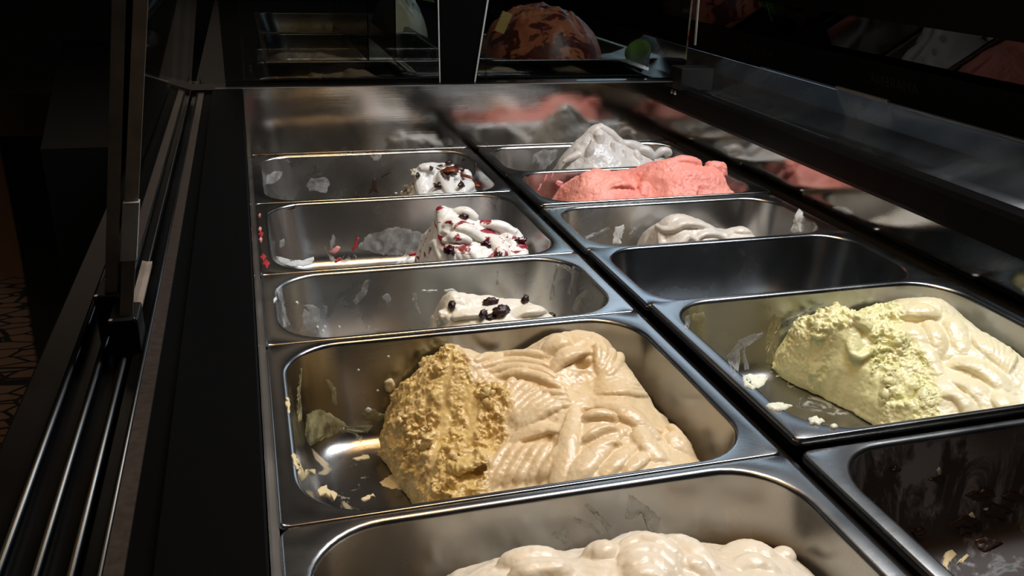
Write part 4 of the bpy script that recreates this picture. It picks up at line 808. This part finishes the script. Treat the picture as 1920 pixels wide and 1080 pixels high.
# ------------------------------------------------------------------ sliding doors leaning over the worktop
def door(xb, y0, lean, label, handle):
    d = empty('sliding_door', (xb, y0, .10)); tag(d, label, 'door', 'sliding glass doors on the service side')
    H = .34; t = .0035; zb = .112
    def slab(name, s0, s1, ya, yb, m, tt=t, off=0):
        prof = [(xb - tt + off + s0 * lean, zb + s0), (xb + tt + off + s0 * lean, zb + s0), (xb + tt + off + s1 * lean, zb + s1), (xb - tt + off + s1 * lean, zb + s1)]
        return extrude_profile(name, prof, ya, yb, m, d)
    slab('pane', 0, H, y0 + .0015, y0 + .86, M['glass'])
    slab('front_edge', 0, H, y0, y0 + .0015, M['glass_edge'], .0038)
    slab('bottom_edge', -.002, .0, y0 + .002, y0 + .86, M['glass_edge'], .0035)
    box('end_bracket', xb - .0085, xb + .0085, y0 - .006, y0 + .022, .083, .121, M['black'], d, .0012)
    for s in (-1, 1):
        box('bracket_clip', xb + s * .0068 - .001, xb + s * .0068 + .001, y0 - .007, y0 - .004, .1195, .1215, M['chrome'], d)
    if handle:
        slab('handle', .046, .082, y0 - .003, y0 + .004, M['bright_edge'], .0045)
        slab('lit_edge_strip', .0, .004, y0 + .004, y0 + .11, M['glass_edge'], .0040, .003)  # added strip standing in for the lit stretch of the pane's bottom edge
    return d
door(-.0955, -.855, .155, 'left of the two sliding glass doors, ending in a black bracket', False)
door(-.0820, -.897, .165, 'right sliding glass door, nearer the pans, with a clear handle', True)

# ------------------------------------------------------------------ second case behind the end glass
case2 = empty('gelato_display_case', (0.4, 0.9, -.9)); tag(case2, 'dim neighbouring display case seen through the end glass', 'display case')
box('well_rim', -.10, .755, .062, 2.6, .02, .030, M['black'], case2)
box('lower_body', -.10, .755, .47, 2.6, -.9, .02, M['black'], case2)
M['dimsteel'] = steel('dim_pan_steel', .14, .25, 4.0)  # pan steel darkened, the dim light back there is put into its colour
def pan2(x0, yb, dy, lab):
    me = pan_mesh(.38, dy, .07, .05); o = link('gelato_pan', me, M['dimsteel']); so = o.modifiers.new('thickness', 'SOLIDIFY'); so.thickness = .0008; so.offset = -1
    o.location = (x0 + .19, yb - dy / 2, .108); tag(o, lab, 'pan', 'pans in the neighbouring case'); return o
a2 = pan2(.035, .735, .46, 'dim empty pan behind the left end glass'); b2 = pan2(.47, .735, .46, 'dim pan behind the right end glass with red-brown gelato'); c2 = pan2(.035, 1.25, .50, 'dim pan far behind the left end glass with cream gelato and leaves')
def heap(name, label, cx, cy, zb, rx, ry, h, material, seed):
    n = 90; X, Y = np.meshgrid(np.linspace(-1, 1, n), np.linspace(-1, 1, n)); r = np.hypot(X, Y)
    a = fbm(X * 2.2 + 7, Y * 2.2, seed, 4, .55); b = np.abs(fbm(X * 6, Y * 6 + a, seed + 3, 3))
    Hh = h * np.sqrt(np.clip(1 - r ** 2.4, 0, 1)) * (1 + .16 * a * np.clip((1 - r) * 3, 0, 1)) + b * h * .05 * np.clip((1 - r) * 5, 0, 1)
    keep = r < .995; idx = -np.ones(X.shape, int); idx[keep] = np.arange(keep.sum())
    V = np.stack([X[keep] * rx, Y[keep] * ry, Hh[keep]], 1); q = [idx[:-1, :-1], idx[:-1, 1:], idx[1:, 1:], idx[1:, :-1]]; ok = (q[0] >= 0) & (q[1] >= 0) & (q[2] >= 0) & (q[3] >= 0)
    me = bpy.data.meshes.new(name); me.from_pydata(V.tolist(), [], np.stack([k[ok] for k in q], 1).tolist()); o = link(name, me, material); o.location = (cx, cy, zb); tag(o, label, 'gelato'); return o
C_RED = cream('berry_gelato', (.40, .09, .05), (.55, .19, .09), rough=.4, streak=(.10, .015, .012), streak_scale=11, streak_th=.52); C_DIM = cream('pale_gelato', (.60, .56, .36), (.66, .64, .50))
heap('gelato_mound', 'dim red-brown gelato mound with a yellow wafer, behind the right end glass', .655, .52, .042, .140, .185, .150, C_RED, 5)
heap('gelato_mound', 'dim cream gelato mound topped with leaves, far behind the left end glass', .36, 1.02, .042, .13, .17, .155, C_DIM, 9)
wf = box('wafer', -.012, .012, -.002, .002, -.022, .022, plain('wafer', (.80, .58, .22), .6), None, .0006); wf.location = (.535, .42, .165); wf.rotation_euler = (.2, .35, .2); tag(wf, 'small yellow wafer stuck in the left side of the red-brown mound', 'wafer')
M['leaf'] = plain('leaf_green', (.07, .14, .02), .45, var=.3, bscale=40); M['leafy'] = plain('leaf_yellow', (.42, .40, .08), .45, var=.3, bscale=40)
def leaf(x, y, z, L, Wd, rot, m, lab, grp):
    bm = bmesh.new(); n = 8; rows = []
    for i in range(n + 1):
        s = i / n; w = Wd * math.sin(math.pi * min(1, .02 + s * .98)) ** .8; zz = -.25 * L * s * s
        rows.append([bm.verts.new((k * w, s * L, zz + abs(k) * w * .25)) for k in (-1, -.5, 0, .5, 1)])
    for i in range(n):
        for k in range(4): bm.faces.new((rows[i][k], rows[i][k + 1], rows[i + 1][k + 1], rows[i + 1][k]))
    me = bpy.data.meshes.new('leaf'); bm.to_mesh(me); bm.free(); o = link('leaf', me, m); so = o.modifiers.new('t', 'SOLIDIFY'); so.thickness = .0008
    o.location = (x, y, z); o.rotation_euler = rot; tag(o, lab, 'leaf', grp)
for k, (x, y, z, L, Wd, rot, m, lab) in enumerate([
    (.31, .93, .18, .07, .018, (.5, 0, 1.9), 'leafy', 'yellowish leaf on the left of the cream mound'), (.37, .95, .19, .08, .02, (.3, 0, 3.6), 'leafy', 'yellowish leaf over the front of the cream mound'), (.42, .95, .17, .08, .024, (.2, .2, 4.1), 'leaf', 'dark green leaf on the right of the cream mound'),
    (.41, 1.0, .19, .07, .02, (.4, 0, 5.2), 'leafy', 'pale leaf right of the cream mound top'), (.56, .66, .19, .10, .022, (.3, 0, 1.5), 'leafy', 'yellow-green leaf above the red-brown mound left side'), (.62, .68, .20, .10, .022, (.3, 0, 5.0), 'leaf', 'green leaf behind the red-brown mound'),
    (.735, .17, .16, .075, .026, (-.6, .3, 2.6), 'leaf', 'broad dark green leaf hanging low before the right end pane')]):
    leaf(x, y, z, L, Wd, rot, M[m], lab, 'leaves decorating the gelato behind the end glass')
for (x, lab) in ((.232, 'left'), (.285, 'right')):
    dv = box('clear_divider', x - .0012, x + .0012, .30, 1.1, .105, .30, M['glass'], None); tag(dv, 'thin clear upright divider plate, %s of the two behind the left end glass' % lab, 'divider', 'clear divider plates')
area('case_lamp_behind', (.55, .75, .60), (.5, .7, 0), .5, .25, .22, (1.0, .86, .66))

# ------------------------------------------------------------------ the room: floor seen at the far left, dark counter side
m, nt, b = mat('patterned_floor'); L = nt.links
tc = nd(nt, 'ShaderNodeTexCoord'); mp = nd(nt, 'ShaderNodeMapping', Rotation=(0, 0, .5), Scale=(1, 1.9, 1)); L.new(tc.outputs['Object'], mp.inputs[0])
v1 = nd(nt, 'ShaderNodeTexVoronoi', Scale=11.0, feature='DISTANCE_TO_EDGE', Randomness=.75); L.new(mp.outputs[0], v1.inputs['Vector'])
r = ramp(nt, [(.06, (.006, .005, .004)), (.085, (.20, .115, .070))], v1.outputs['Distance'])
sep = nd(nt, 'ShaderNodeSeparateXYZ'); L.new(tc.outputs['Object'], sep.inputs[0])
gt = nd(nt, 'ShaderNodeMath', operation='GREATER_THAN'); L.new(sep.outputs[1], gt.inputs[0]); gt.inputs[1].default_value = 1.95
mx = nd(nt, 'ShaderNodeMix', data_type='RGBA'); L.new(gt.outputs[0], mx.inputs[0]); L.new(r.outputs[0], mx.inputs[6]); mx.inputs[7].default_value = (.20, .105, .045, 1)
L.new(mx.outputs[2], b.inputs['Base Color']); b.inputs['Roughness'].default_value = .6
fl = box('floor', -5, 5, -4, 7, -.95, -.90, m); tag(fl, kind='structure')
wl = box('wall_back', -5, 5, 6.5, 6.6, -.9, 2.6, plain('dark_wall', (.03, .022, .018), .8, var=.2, bscale=3)); tag(wl, kind='structure')
ce = box('ceiling', -5, 5, -4, 7, 2.6, 2.65, plain('dark_ceiling', (.04, .037, .034), .9, var=.2, bscale=3)); tag(ce, kind='structure')
# dark cabinet standing behind the service side; its left edge runs down beside the patterned floor
ps = [at(u, v, 2, -.90) for u, v in ((-2, 262), (40, 480), (85, 760))]
cab = empty('storage_cabinet', (-.55, 2.4, -.9)); tag(cab, 'low black cabinet standing on the floor beyond the service side', 'cabinet')
def prism(name, foot, z0, z1, m, par):
    n = len(foot); vs = [(x, y, z0) for x, y in foot] + [(x, y, z1) for x, y in foot]; fs = [tuple(range(n)), tuple(reversed(range(n, 2 * n)))] + [(i, (i + 1) % n, (i + 1) % n + n, i + n) for i in range(n)]
    me = bpy.data.meshes.new(name); me.from_pydata(vs, [], fs); bm = bmesh.new(); bm.from_mesh(me); bmesh.ops.recalc_face_normals(bm, faces=bm.faces); bm.to_mesh(me); bm.free(); return link(name, me, m, par, False)
foot = [(float(ps[0][0]), float(ps[0][1])), (float(ps[1][0]), float(ps[1][1])), (float(ps[2][0]), float(ps[2][1])), (-.15, float(ps[2][1])), (-.15, 4.2)]
prism('body', foot, -.90, -.88, M['black'], cab)
prism('plinth', [(-.60, 1.4), (-.2, 1.4), (-.2, 4.0), (-.95, 4.0)], -.88, -.30, M['black'], cab)
